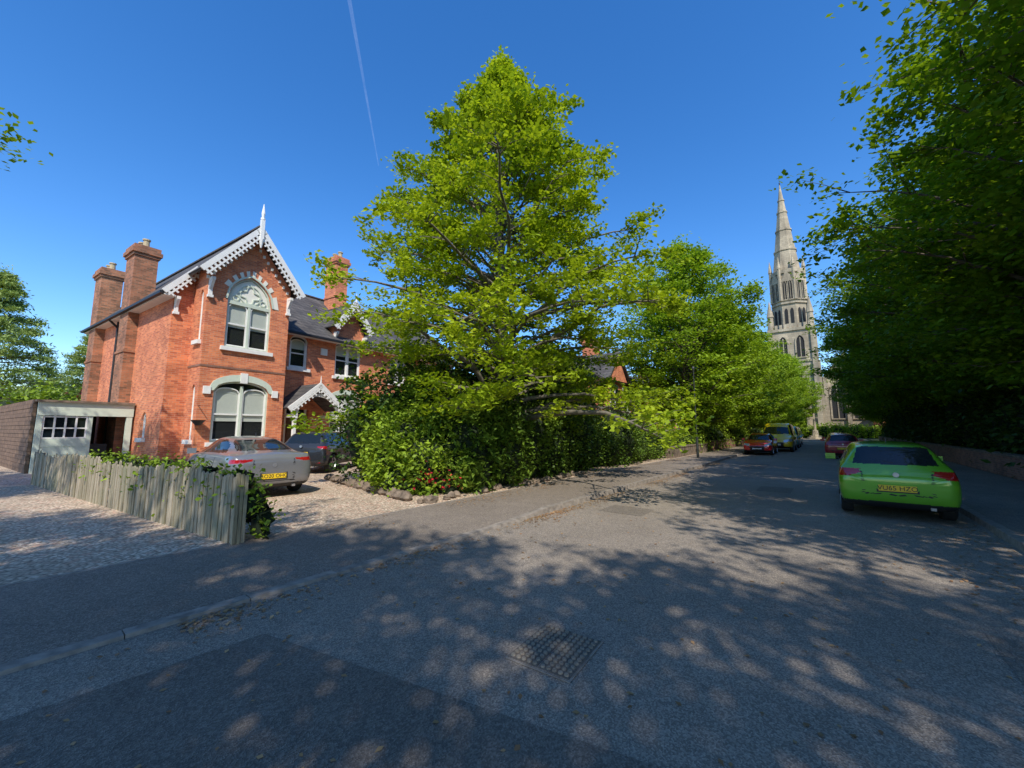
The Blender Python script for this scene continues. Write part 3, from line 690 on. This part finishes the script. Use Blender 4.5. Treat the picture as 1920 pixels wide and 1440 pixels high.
# garage
G=empty('garage',(-12.05,15.0,.1),radians(57.5))
mb=MB();
mb.box(-3.35,-.72,4.3,4.42,2.12,2.62,0); mb.box(-3.42,-.72,4.2,10,2.62,2.70,1); mb.box(-3.35,-3.2,4.32,4.45,0,2.12,0);mb.box(-.92,-.74,4.32,4.45,0,2.12,0);mb.box(-2.02,-1.9,4.34,4.44,0,2.12,0)
mb.box(-3.35,-.74,9.8,9.9,0,2.6,3);mb.box(-3.35,-.74,4.5,9.8,.005,.03,3)
mb.box(-3.2,-2.02,4.36,4.40,0,1.25,0)
for z in np.arange(.05,1.2,.3): mb.box(-3.2,-2.02,4.345,4.36,z,z+.26,0)
for x in (-3.2,-2.92,-2.64,-2.36,-2.08): mb.box(x,x+.05,4.35,4.40,1.25,2.12,2)
for z in (1.25,1.62,2.05): mb.box(-3.2,-2.02,4.352,4.398,z,z+.05,2)
mb.box(-3.2,-2.02,4.41,4.42,1.25,2.12,4)
mb.obj('garage_front',[M['sage'],M['rock'],M['white'],M['dark'],M['carglass']],G)
mb=MB()
for z in np.arange(0,2.6,.16): mb.box(-3.45-.015*((int(z/.16))%2),-3.36,4.5,18,z,z+.15)
mb.obj('timber_side',[M['clad']],G)
mb=MB(); mb.box(-1.8,-1.3,4.9,5.5,.03,1.0);mb.obj('stored_bin',[M['black']],G)
def small_house(name,loc,rz_,w,d,h,rise):
    e=empty(name,loc,rz_); mb=MB(); mb.box(0,w,0,d,0,h); mb.prism([(w*.05,h),(w*.45,h),(w*.25,h+rise*.8)],-.3,d*.5);mb.obj('walls',[M['brick']],e)
    mb=MB(); mb.slab([(-.3,-.3,h),(w+.3,-.3,h),(w+.3,d/2,h+rise),(-.3,d/2,h+rise)],.12);mb.slab([(-.3,d+.3,h),(w+.3,d+.3,h),(w+.3,d/2,h+rise),(-.3,d/2,h+rise)],.12)
    mb.slab([(0,-.5,h),(w*.25,-.5,h+rise*.85),(w*.25,d*.4,h+rise*.85),(0,d*.4,h)],.1);mb.slab([(w*.5,-.5,h),(w*.25,-.5,h+rise*.85),(w*.25,d*.4,h+rise*.85),(w*.5,d*.4,h)],.1)
    mb.obj('roof',[M['slate']],e)
    mb=MB(); chimney(mb,w*.6,w*.75,d*.4,d*.55,h,h+rise+1.6); mb.obj('chimney',[M['brick'],pot],e)
    mb=MB()
    for x in (.14,.42,.7):
        for z in (.9,h*.58):
            x0=w*x;mb.box(x0,x0+1.3,-.06,-.01,z,z+1.8,1);mb.box(x0+.08,x0+1.22,-.09,-.061,z+.08,z+1.72,2);mb.box(x0+.6,x0+.7,-.11,-.091,z+.08,z+1.72,1);mb.box(x0-.1,x0+1.4,-.14,-.01,z-.15,z,1)
    mb.obj('windows',[M['brick'],M['white'],M['carglass']],e)
small_house('villa',(5.9,25.5,.1),radians(51.3),7.5,7,4.9,2.4)
small_house('terraced_house',RP(52,-17,.1),YAW,10,9,6,3.2)
small_house('terraced_house',RP(99,8,.1),YAW-pi/2+.1,14,8,5.2,3)
# ---------------- church ----------------
CH=empty('church',(62.8,86.2,0),YAW+radians(0))
mb=MB()
W_=3.95
mb.box(-W_,W_,-W_,W_,0,23.5)
for sx in (-1,1):
    for sy in (-1,1):
        for (g,z0,z1) in ((.9,0,9),(.65,9,16),(.4,16,22.5)):
            mb.box(sx*W_-(.6 if sx>0 else g),sx*W_+(g if sx>0 else .6),sy*W_-(.6 if sy>0 else .25),sy*W_+(.25 if sy>0 else .6),z0,z1-.002*(sx+2))
            mb.box(sx*W_-(.5 if sx>0 else .2),sx*W_+(.2 if sx>0 else .5),sy*W_-(.6 if sy>0 else g),sy*W_+(g if sy>0 else .6),z0,z1-.01)
        mb.cyl((sx*(W_-.4),sy*(W_-.4)),.62,.55,23.5,26.5,8);mb.cyl((sx*(W_-.4),sy*(W_-.4)),.7,.04,26.5,30.2,8)
mb.box(-W_-.3,W_+.3,-W_-.3,W_+.3,9,9.35);mb.box(-W_-.25,W_+.25,-W_-.25,W_+.25,16,16.3);mb.box(-W_-.3,W_+.3,-W_-.3,W_+.3,22.9,23.5)
for i in range(9):
    t=-W_+.3+i*(2*W_-1.1)/8
    for s_ in (-1,1):
        mb.box(t,t+.5,s_*(W_+.05)-.15,s_*(W_+.05)+.15,23.5,24.4);mb.box(s_*(W_+.05)-.15,s_*(W_+.05)+.15,t,t+.5,23.5,24.4)
def octring(z0,z1,r0,r1,ph=pi/8):
    vs=[(r0*cos(ph+k*pi/4),r0*sin(ph+k*pi/4),z0) for k in range(8)]+[(r1*cos(ph+k*pi/4),r1*sin(ph+k*pi/4),z1) for k in range(8)]
    mb.add(vs,[tuple(range(7,-1,-1)),tuple(range(8,16))]+[(k,(k+1)%8,(k+1)%8+8,k+8) for k in range(8)])
octring(23.5,36.6,3.35,3.15);octring(36.3,37.1,3.5,3.55);octring(29.2,29.6,3.55,3.55);octring(37.1,58.6,2.75,.10)
for z in (42,47,51.5,54.5): 
    r=2.75*(58.6-z)/21.5+.1; octring(z,z+.3,r+.12,r+.1)
for k in range(8):
    a=pi/8+k*pi/4; mb.cyl((3.35*cos(a),3.35*sin(a)),.36,.32,30,37.4,6);mb.cyl((3.35*cos(a),3.35*sin(a)),.43,.03,37.4,40.2,6)
mb.obj('tower_and_spire',[M['stone']],CH)
mb=MB()
for k in range(8):
    a=k*pi/4; mb.M=Matrix.Rotation(a,4,'Z')@Matrix.Translation((3.03,0,0))@Matrix.Rotation(pi/2,4,'Z')
    for c_ in (-.52,.52):
        mb.prism(arch(c_-.34,c_+.34,30.2,33.6,.9,.8),-.12,.06,1)
        mb.ring(arch(c_-.47,c_+.47,30.0,33.6,1.15,.8),arch(c_-.34,c_+.34,30.2,33.6,.9,.8),-.25,.06,0)
        mb.box(c_-.05,c_+.05,-.18,-.121,30.2,34.2,0)
        mb.prism(arch(c_-.3,c_+.3,24.8,27.5,.7,.8),-.12,.0,1)
    mb.add([(-1.15,-.26,34.3),(1.15,-.26,34.3),(0,-.26,37.0),(-1.15,.1,34.3),(1.15,.1,34.3),(0,.1,37.0)],[(0,1,2),(5,4,3),(0,3,4,1),(1,4,5,2),(2,5,3,0)],0)
for k in range(4):
    mb.M=Matrix.Rotation(k*pi/2,4,'Z')@Matrix.Translation((W_,0,0))@Matrix.Rotation(pi/2,4,'Z')
    for c_ in (-1.5,1.5):
        mb.prism(arch(c_-.7,c_+.7,17,20.3,1.4,.8),-.06,.02,1);mb.ring(arch(c_-.95,c_+.95,16.8,20.3,1.8,.8),arch(c_-.7,c_+.7,17,20.3,1.4,.8),-.22,.02,0);mb.box(c_-.08,c_+.08,-.14,-.061,17,21.3,0)
    mb.prism(arch(-1.3,1.3,10,13,1.9,.8),-.06,.02,1);mb.ring(arch(-1.65,1.65,9.8,13,2.4,.8),arch(-1.3,1.3,10,13,1.9,.8),-.25,.02,0)
    mb.box(-.5,-.38,-.16,-.061,10,14,0);mb.box(.38,.5,-.16,-.061,10,14,0)
    mb.prism(arch(-1.5,1.5,0,4,2.3,.8),-.06,.02,1);mb.ring(arch(-2,2,0,4,3,.8),arch(-1.5,1.5,0,4,2.3,.8),-.5,.02,0)
mb.M=None
mb.obj('tracery_windows',[M['stone'],M['dark']],CH)
mb=MB(); mb.cyl((0,0),.1,.14,58.5,59.2,8);mb.cyl((0,0),.04,.04,59.2,61.2,6);mb.beam((0,-.5,60.4),(0,.5,60.4),.07,.07);mb.obj('spire_cross',[M['black']],CH)
mb=MB(); mb.box(2,34,-12.5,-4.2,0,12,0)
mb.add([(2,-13,12),(2,-4.0,12),(2,-8.6,18),(34,-13,12),(34,-4.0,12),(34,-8.6,18)],[(0,1,2),(5,4,3),(0,3,4,1),(1,4,5,2),(2,5,3,0)],0)
mb.box(3,34,-17,-12.6,0,6.5,0)
for x in np.arange(3,34,4.2): mb.box(x,x+.8,-18,-17,0,6,0)
for y in (-12.4,-8.9,-5.4): mb.box(1.3,2,y,y+.7,0,13,0)
mb.obj('nave',[M['stone']],CH)
mb=MB(); mb.slab([(1.9,-13.4,11.9),(34.2,-13.4,11.9),(34.2,-8.6,18.3),(1.9,-8.6,18.3)],.15);mb.slab([(1.9,-3.8,11.9),(34.2,-3.8,11.9),(34.2,-8.6,18.3),(1.9,-8.6,18.3)],.15);mb.slab([(2.9,-17.4,6.4),(34.2,-17.4,6.4),(34.2,-12.6,9.2),(2.9,-12.6,9.2)],.12);mb.obj('nave_roof',[M['slate']],CH)
mb=MB(); mb.M=Matrix.Translation((2,-8.6,0))@Matrix.Rotation(-pi/2,4,'Z')
for c_ in (-1.75,1.75): mb.prism(arch(c_-1.0,c_+1.0,4,9.5,2,.8),-.06,.05,1);mb.ring(arch(c_-1.3,c_+1.3,3.8,9.5,2.5,.8),arch(c_-1.0,c_+1.0,4,9.5,2,.8),-.3,.05,0);mb.box(c_-.1,c_+.1,-.2,-.061,4,11,0)
mb.ring([(1.2*cos(t),14+1.2*sin(t)) for t in np.linspace(0,2*pi,20)[:-1]],[(.9*cos(t),14+.9*sin(t)) for t in np.linspace(0,2*pi,20)[:-1]],-.25,.05,0)
mb.prism([(.9*cos(t),14+.9*sin(t)) for t in np.linspace(0,2*pi,20)[:-1]],-.05,.05,1)
mb.obj('nave_windows',[M['stone'],M['dark']],CH)
mb=MB(); mb.cyl((0,0),1.2,1.2,0,.3,8);mb.cyl((0,0),.9,.9,.3,.6,8);mb.cyl((0,0),.5,.4,.6,1.6,8);mb.cyl((0,0),.2,.13,1.6,4.2,8);mb.box(-.12,.12,-.5,.5,3.6,3.85);mb.box(-.13,.13,-.13,.13,3.4,4.5)
o=mb.obj('memorial_cross',[M['stone']]);o.location=RP(88,-1.8,0);o.rotation_euler=(0,0,YAW)
mb=MB(); mb.cyl((0,0),.07,.065,0,1.1,12);mb.cyl((0,0),.035,.028,1.1,5.0,10);mb.cyl((0,0),.085,.085,1.08,1.14,12);mb.cyl((0,0),.04,.08,4.95,5.12,8);mb.cyl((0,0),.1,.03,5.12,5.25,8)
o=mb.obj('lamp_post',[M['lamp']]);o.location=(10.55,22.6,.1)
# ---------------- cars ----------------
ST={}
ST['hatch']=dict(st=[(-2.02,.45,.62,.58,.72,.45,.78),(-1.99,.32,.77,.71,.82,.60,.86),(-1.93,.25,.83,.76,.90,.64,.95),(-1.84,.21,.845,.775,.96,.62,1.06),(-1.72,.20,.845,.78,.975,.59,1.23),(-1.60,.19,.845,.785,.975,.565,1.37),(-1.48,.18,.845,.785,.975,.56,1.41),(-1.0,.18,.845,.79,.965,.575,1.44),(-.4,.18,.845,.79,.95,.585,1.45),(.1,.18,.845,.79,.94,.58,1.435),(.45,.18,.845,.79,.93,.57,1.375),(.80,.18,.845,.785,.92,.58,1.17),(1.10,.18,.845,.78,.90,.62,.99),(1.25,.18,.845,.77,.88,.64,.94),(1.6,.19,.84,.75,.82,.60,.88),(1.85,.22,.80,.70,.74,.55,.79),(1.98,.26,.72,.62,.62,.48,.68),(2.03,.40,.58,.5,.55,.4,.60)],
 side=[(-1.5,1.02),(.95,.975),(.48,1.29),(.2,1.36),(-1.0,1.365),(-1.38,1.28)],pill=[(-.12,.04),(-1.02,.04)],
 rear=[(-.60,1.03),(.60,1.03),(.50,1.33),(.42,1.36),(-.42,1.36),(-.50,1.33)],rx=-1.35,front=[(-.62,.98),(.62,.98),(.5,1.34),(-.5,1.34)],fx=.3,wh=(-1.24,1.24,.31),tl=(.50,.79,.935,-1.72),H=1.45,pz=.60,px=-2.005,taper=.25)
ST['sedan']=dict(st=[(-2.34,.48,.62,.57,.78,.45,.84),(-2.31,.34,.81,.73,.91,.62,.96),(-2.24,.26,.87,.79,.98,.68,1.03),(-2.1,.22,.905,.82,1.0,.68,1.065),(-1.85,.20,.915,.83,1.0,.64,1.11),(-1.5,.18,.915,.84,.99,.59,1.22),(-1.15,.18,.915,.84,.985,.565,1.32),(-.8,.18,.915,.84,.98,.555,1.385),(-.3,.18,.915,.84,.965,.56,1.43),(.2,.18,.915,.84,.95,.56,1.42),(.6,.18,.915,.84,.94,.56,1.35),(1.0,.18,.915,.84,.93,.6,1.17),(1.35,.18,.915,.83,.91,.66,1.0),(1.5,.18,.915,.82,.89,.68,.95),(1.9,.19,.9,.79,.83,.62,.88),(2.15,.22,.85,.72,.74,.55,.78),(2.3,.27,.74,.62,.62,.48,.68),(2.34,.4,.6,.5,.55,.4,.6)],
 side=[(-1.45,1.05),(1.2,.98),(.6,1.27),(.2,1.34),(-.6,1.35),(-1.1,1.22)],pill=[(-.1,.04)],
 rear=[(-.62,1.10),(.62,1.10),(.5,1.34),(-.5,1.34)],rx=-.78,front=[(-.66,1.0),(.66,1.0),(.5,1.34),(-.5,1.34)],fx=.45,wh=(-1.42,1.36,.335),tl=(.45,.84,.92,-2.1),H=1.43,pz=.52,px=-2.325,taper=.35)
h=ST['hatch']
ST['cross']=dict(h); ST['cross']['st']=[(x*.99,zl+.06,w*1.03,wb*1.03,zb*1.06,wt*1.07,zt*1.06) for x,zl,w,wb,zb,wt,zt in h['st']]
for k_ in ('side','rear','front'): ST['cross'][k_]=[(a,b_*1.06) for a,b_ in h[k_]]
ST['cross'].update(tl=(.56,.90,.99,-1.75),pz=.74,px=-1.995,wh=(-1.24,1.24,.34))
ST['van']=dict(st=[(-2.2,.45,.7,.7,1.0,.62,1.7),(-2.15,.3,.86,.84,1.0,.70,1.78),(-2,.22,.89,.87,1.02,.72,1.82),(-1,.2,.9,.87,1.02,.72,1.84),(.3,.2,.9,.87,1.02,.72,1.83),(.7,.2,.9,.86,1.0,.70,1.76),(1.0,.2,.9,.85,1.0,.68,1.5),(1.4,.2,.9,.84,.98,.70,1.14),(1.6,.2,.9,.82,.95,.68,1.03),(1.9,.2,.88,.78,.88,.6,.93),(2.1,.24,.8,.7,.75,.5,.8),(2.18,.3,.7,.6,.6,.45,.66),(2.2,.42,.6,.5,.55,.4,.6)],
 side=[(-.3,1.1),(1.25,1.05),(.75,1.6),(.5,1.68),(-.3,1.68)],pill=[],rear=[(-.6,1.1),(.6,1.1),(.55,1.65),(-.55,1.65)],rx=-1.9,front=[(-.72,1.10),(.72,1.10),(.58,1.55),(-.58,1.55)],fx=.55,wh=(-1.35,1.35,.32),tl=(.7,.7,1.2,-2),H=1.84,pz=.6,px=-2.19,taper=.2)
def inpoly(px,py,poly):
    r=np.zeros(len(px),bool);n=len(poly);j=n-1
    for i in range(n):
        xi,yi=poly[i];xj,yj=poly[j]
        c=((yi>py)!=(yj>py))&(px<(xj-xi)*(py-yi)/((yj-yi)+1e-12)+xi); r^=c;j=i
    return r
def paintmat(n,c,metal=.3,rough=.28,coat=1):
    m=simple(n,c,rough,metal,.03,2,coat=coat);return m
def make_car(name,style,rear,fw,paint,plate,lvl=3,clad=False,sc=1.0):
    S=ST[style];fw=Vector((fw[0],fw[1],0)).normalized()
    half=abs(S['st'][0][0])*sc; e=empty(name,(rear[0]+fw.x*half,rear[1]+fw.y*half,rear[2]),atan2(fw.y,fw.x)); e.scale=(sc,sc,sc)
    rows=[]
    for x,zl,w,wb,zb,wt,zt in S['st']:
        hm=min(.62,zl+.5*(zb-zl)+.05)
        h_=[(0,zl),(w*.8,zl),(w*.97,zl+.06),(w,hm),(w*.985,hm+.55*(zb-hm)),(wb+.01,zb),(wb-.02,zb+.025*min(1,(zt-zb)*8)),(wt,max(zb+.03,zt-.065)),(wt*.82,zt-.012),(0,zt+.012)]
        r=[(x,y,z) for y,z in h_]+[(x,-y,z) for y,z in h_[-2:0:-1]]
        rows.append(r)
    n=len(rows[0]);vs=[p for r in rows for p in r]
    fs=[(i*n+j,i*n+(j+1)%n,(i+1)*n+(j+1)%n,(i+1)*n+j) for i in range(len(rows)-1) for j in range(n)]
    fs.append(tuple(range(n))[::-1]);fs.append(tuple(range((len(rows)-1)*n,len(rows)*n)))
    mb=MB();mb.add(vs,fs)
    mats=[paint,M['carglass'],M['black'],M['taillight'],M['headlight']]
    body=mb.obj('body',mats,None,smooth=True)
    md=body.modifiers.new('s','SUBSURF');md.levels=lvl;md.render_levels=lvl
    dg=bpy.context.evaluated_depsgraph_get();me=bpy.data.meshes.new_from_object(body.evaluated_get(dg));body.modifiers.clear();body.data=me
    wx0,wx1,wr=S['wh']; Wd=max(s_[2] for s_ in S['st'])
    cb=MB()
    for wx in (wx0,wx1):
        for sg in (-1,1):
            cb.M=Matrix.Translation((wx,sg*(Wd-.1),wr+.01))@Matrix.Rotation(pi/2,4,'X'); cb.cyl((0,0),wr+.06,wr+.06,-.16,.16,28,2)
    cb.M=None
    co_=cb.obj('cut',mats); bpy.context.view_layer.update(); boolean(body,co_)
    me=body.data;nf=len(me.polygons)
    C=np.zeros(nf*3);me.polygons.foreach_get('center',C);C=C.reshape(-1,3);Nn=np.zeros(nf*3);me.polygons.foreach_get('normal',Nn);Nn=Nn.reshape(-1,3)
    mi=np.zeros(nf,int);me.polygons.foreach_get('material_index',mi)
    x,y,z=C.T; p=mi==0; ay=np.abs(y)
    g=p&inpoly(x,z,S['side'])&(np.abs(Nn[:,1])>.5)
    for c_,w_ in S['pill']: mi[g&(np.abs(x-c_)<w_)]=2; g&=np.abs(x-c_)>=w_
    mi[g]=1
    g=p&inpoly(y,z,S['rear'])&(Nn[:,0]<-.15)&(x<S['rx'])&(Nn[:,2]<.98);mi[g]=1
    g=p&inpoly(y,z,S['front'])&(Nn[:,0]>.2)&(x>S['fx']);mi[g]=1
    ty,z0,z1,tx=S['tl']
    lo=z0+(z1-z0)*.5*np.clip(1-(ay-ty)/.2,0,1)
    mi[p&(x<tx)&(ay>ty)&(z>lo)&(z<z1+.02*(ay-ty))]=3
    fxm=-S['st'][0][0]
    mi[p&(x>fxm-.42)&(ay>.42)&(z>.60+(ay-.42)*.15)&(z<.74+(ay-.42)*.2)&(Nn[:,0]>.05)]=4
    mi[p&(x>fxm-.2)&(ay<.42)&(z<.60)&(z>.30)&(Nn[:,0]>.3)]=2
    mi[p&(z<(.34 if not clad else .42))&((x<-fxm+.4)|(x>fxm-.3)|clad)]=2
    if clad:
        for wx in (wx0,wx1): mi[p&(((x-wx)**2+(z-wr)**2)<(wr+.12)**2)&(ay>.6)]=2
    rs=p&(Nn[:,0]<-.2)&(x<tx+.1)
    mi[rs&(np.abs(ay-(S['tl'][0]-.02))<.009)&(z<z1)&(z>S['pz']-.12)&(mi==0)]=2
    mi[rs&(np.abs(z-(S['pz']-.12))<.009)&(ay<ty)&(mi==0)]=2
    for dx_ in (-1.0 if style!='van' else -.4,-.08,.88): mi[p&(np.abs(x-dx_)<.009)&(z>.32)&(z<.95)&(ay>.7)&(mi==0)]=2
    me.polygons.foreach_set('material_index',mi);me.polygons.foreach_set('use_smooth',np.ones(nf,bool))
    try: me.set_sharp_from_angle(angle=radians(40))
    except Exception: pass
    body.parent=e
    for q,wx in enumerate((wx0,wx1)):
        for sg in (-1,1):
            wb=MB(); yo=sg*(Wd-.02)
            prof=[(wr*.66,0),(wr*.9,-.0),(wr*.98,-.02),(wr,-.05),(wr,-.17),(wr*.95,-.2),(wr*.6,-.2)]
            k=32;V=[]
            for i in range(k):
                a=2*pi*i/k
                for r_,d_ in prof: V.append((wx+r_*cos(a),yo+sg*d_,wr+r_*sin(a)))
            L_=len(prof);wb.add(V,[(i*L_+j,((i+1)%k)*L_+j,((i+1)%k)*L_+j+1,i*L_+j+1) for i in range(k) for j in range(L_-1)],0)
            V=[(wx+r_*cos(2*pi*i/k),yo-sg*d_,wr+r_*sin(2*pi*i/k)) for i in range(k) for r_,d_ in ((wr*.66,.0),(wr*.62,.05))]
            wb.add(V,[(2*i,2*((i+1)%k),2*((i+1)%k)+1,2*i+1) for i in range(k)],1)
            wb.add([(wx+wr*.64*cos(2*pi*i/k),yo-sg*.09,wr+wr*.64*sin(2*pi*i/k)) for i in range(k)],[tuple(range(k))],2)
            for i in range(5):
                a=2*pi*i/5+.3; d_=Vector((cos(a),0,sin(a)));t_=Vector((-sin(a),0,cos(a)))
                c0=Vector((wx,yo-sg*.03,wr)); vs=[]
                for yy in (0,.03):
                    for (rr_,ww) in ((.03,.035),(wr*.65,.028)):
                        for s_ in (-1,1): 
                            v=c0+d_*rr_+t_*ww*s_; vs.append((v.x,v.y-sg*yy,v.z))
                wb.add(vs,[(0,1,3,2),(4,5,7,6),(0,2,6,4),(1,3,7,5),(0,1,5,4),(2,3,7,6)],1)
            wb.obj('wheel_%d'%(q*2+(sg>0)),[M['tyre'],M['alloy'],M['black']],e)
    kb=MB(); px,pz=S['px'],S['pz']
    kb.box(px-.022,px-.005,-.26,.26,pz-.055,pz+.055,0)
    kb.box(px-.012,px+.03,-.29,.29,pz-.08,pz+.08,1)
    kb.box(px-.01,px+.06,-.28,.28,pz+.085,pz+.11,1)
    kb.M=Matrix.Translation((px+.03,0,pz+.25))@Matrix.Rotation(pi/2,4,'Y');
    kb.cyl((0,0),.045,.045,-.05,-.01,16,2);kb.M=None
    zm=S['st'][9][4]+.08
    for sg in (-1,1):
        kb.M=Matrix.Translation(((.72 if style!='van' else .95),sg*(Wd+.09),zm)); 
        kb.add([(-.05,-.1,-.06),(.08,-.08,-.05),(.08,.08,-.05),(-.05,.1,-.06),(-.05,-.1,.08),(.05,-.07,.07),(.05,.07,.07),(-.05,.1,.08)],[(0,3,2,1),(4,5,6,7),(0,1,5,4),(1,2,6,5),(2,3,7,6),(3,0,4,7)],3);kb.M=None
        kb.beam((.74 if style!='van' else .97,sg*(Wd-.08),zm-.03),(.74 if style!='van' else .97,sg*(Wd+.03),zm-.02),.05,.03,1)
    fx_=fxm-.01
    kb.box(fx_-.01,fx_+.015,-.26,.26,.40,.51,4)
    if style!='van': kb.box(-.9,-.86,-.01,.01,S['H']-.01,S['H']+.08,1)
    for sg in (-1,1): kb.box(px+.03,px+.10,sg*.62-.08,sg*.62+.08,.40,.435,5)
    kb.beam((px+.12,-.45,.27),(px+.02,-.45,.265),.07,.05,2)
    if style in ('hatch','cross'):
        zr=S['rear'][0][1]; kb.beam((px+.16,.0,zr+.03),(px+.21,.30,zr+.075),.012,.012,1)
    kb.obj('trim',[M['plate'],M['black'],M['alloy'],paint,M['platew'],M['taillight']],e)
    if plate:
        cu=bpy.data.curves.new('plate_text','FONT');cu.body=plate;cu.size=.115;cu.align_x='CENTER';cu.align_y='CENTER';cu.extrude=.001;cu.offset=.0005
        cu.materials.append(M['black']);t=bpy.data.objects.new('number_plate_text',cu);col.objects.link(t);t.parent=e
        t.matrix_local=Matrix.Translation((px-.0245,0,pz))@Matrix(((0,0,-1,0),(-1,0,0,0),(0,1,0,0),(0,0,0,1)))
    return e
green=paintmat('paint_green',(.14,.40,.02),.15,.3)
silver=paintmat('paint_grey',(.20,.20,.205),.3,.32)
blackp=paintmat('paint_darkgrey',(.02,.023,.028),.0,.3,.35)
red=paintmat('paint_red',(.75,.02,.015),.0,.3)
dred=paintmat('paint_darkred',(.35,.012,.025),.1,.3)
yellow=paintmat('paint_yellow',(1.0,.66,.01),.0,.35)
teal=paintmat('paint_teal',(.16,.42,.42),.1,.3)
whitep=paintmat('paint_white',(.75,.75,.75),.0,.3)
D=(dx,dy)
make_car('parked_hatchback','hatch',RP(10.35,.93),D,green,'VU65 HZO')
make_car('parked_saloon','sedan',(-5.55,9.35,.1),(-.76,.65),silver,'RO20 OHG')
make_car('parked_crossover','cross',(-7.55,14.2,.1),(.0,1),blackp,'BC69 XJF',clad=True)
nD=(-dx,-dy)
make_car('parked_hatchback','hatch',RP(34.6,-3.75),nD,red,None,2)
make_car('parked_van','van',RP(41.5,-3.2),nD,yellow,None,2,sc=1.22)
make_car('parked_van','van',RP(48.5,-3.1),nD,teal,None,2,sc=1.1)
make_car('parked_van','van',RP(56,-3.3),nD,whitep,None,2,sc=1.1)
make_car('parked_hatchback','hatch',RP(29.5,.6),D,dred,None,2)
make_car('parked_hatchback','hatch',RP(37,.6),D,red,None,2)
# ---------------- contrail ----------------
m,nt,b=newmat('contrail_ice'); nt.nodes.remove(b)
t=N(nt,'ShaderNodeBsdfTransparent');tr=N(nt,'ShaderNodeBsdfTranslucent');tr.inputs[0].default_value=(.95,.95,.95,1)
mx=N(nt,'ShaderNodeMixShader'); co=coords(nt)
nzv=ramp(nt,noise(nt,co,.012,4),.3,.8,(.02,.02,.02),(.09,.09,.09)); nt.links.new(nzv,mx.inputs[0])
nt.links.new(t.outputs[0],mx.inputs[1]);nt.links.new(tr.outputs[0],mx.inputs[2]);nt.links.new(mx.outputs[0],nt.nodes['Material Output'].inputs[0])
mb=MB();p=Vector((-520,980,1500));q=Vector((-763,2087,1500));d=(q-p).normalized();r_=Vector((d.y,-d.x,0))
mb.add([p-r_*8,p+r_*8,q+r_*2.5,q-r_*2.5],[(0,1,2,3)]);mb.obj('contrail',[m],recalc=False)
# ---------------- light ----------------
SAZ=Vector((.10,-.995,0)).normalized();EL=radians(47)
S3=Vector((SAZ.x*cos(EL),SAZ.y*cos(EL),sin(EL)))
sl_=bpy.data.lights.new('sun','SUN');sl_.energy=5.0;sl_.angle=radians(.53);sl_.color=(1,.95,.86)
so=bpy.data.objects.new('sun',sl_);col.objects.link(so);so.rotation_euler=S3.to_track_quat('Z','Y').to_euler();so.location=(0,-20,40)
w=bpy.data.worlds.new('World');scn.world=w;w.use_nodes=True;nt=w.node_tree;bg=nt.nodes['Background']
sk=nt.nodes.new('ShaderNodeTexSky');sk.sky_type='NISHITA';sk.sun_disc=False;sk.sun_elevation=EL;sk.sun_rotation=atan2(SAZ.x,SAZ.y)
sk.air_density=1.0;sk.dust_density=.3;sk.ozone_density=3.4;sk.altitude=100
hs=nt.nodes.new('ShaderNodeHueSaturation');hs.inputs['Hue'].default_value=.506;hs.inputs['Saturation'].default_value=1.3;hs.inputs['Value'].default_value=1.65
nt.links.new(sk.outputs[0],hs.inputs['Color']);nt.links.new(hs.outputs[0],bg.inputs[0]);bg.inputs[1].default_value=.15
# ---------------- camera ----------------
cam=bpy.data.cameras.new('camera');cam.lens=13.8;cam.sensor_width=36;cam.clip_end=6000;cam.clip_start=.05
cob=bpy.data.objects.new('camera',cam);col.objects.link(cob);cob.location=(0,0,1.7);cob.rotation_euler=(radians(96.59),0,0);scn.camera=cob
scn.view_settings.view_transform='Standard';scn.view_settings.look='None';scn.view_settings.exposure=0
tot=sum(len(o.data.polygons) for o in scn.objects if o.type=='MESH');print('POLYS',tot)
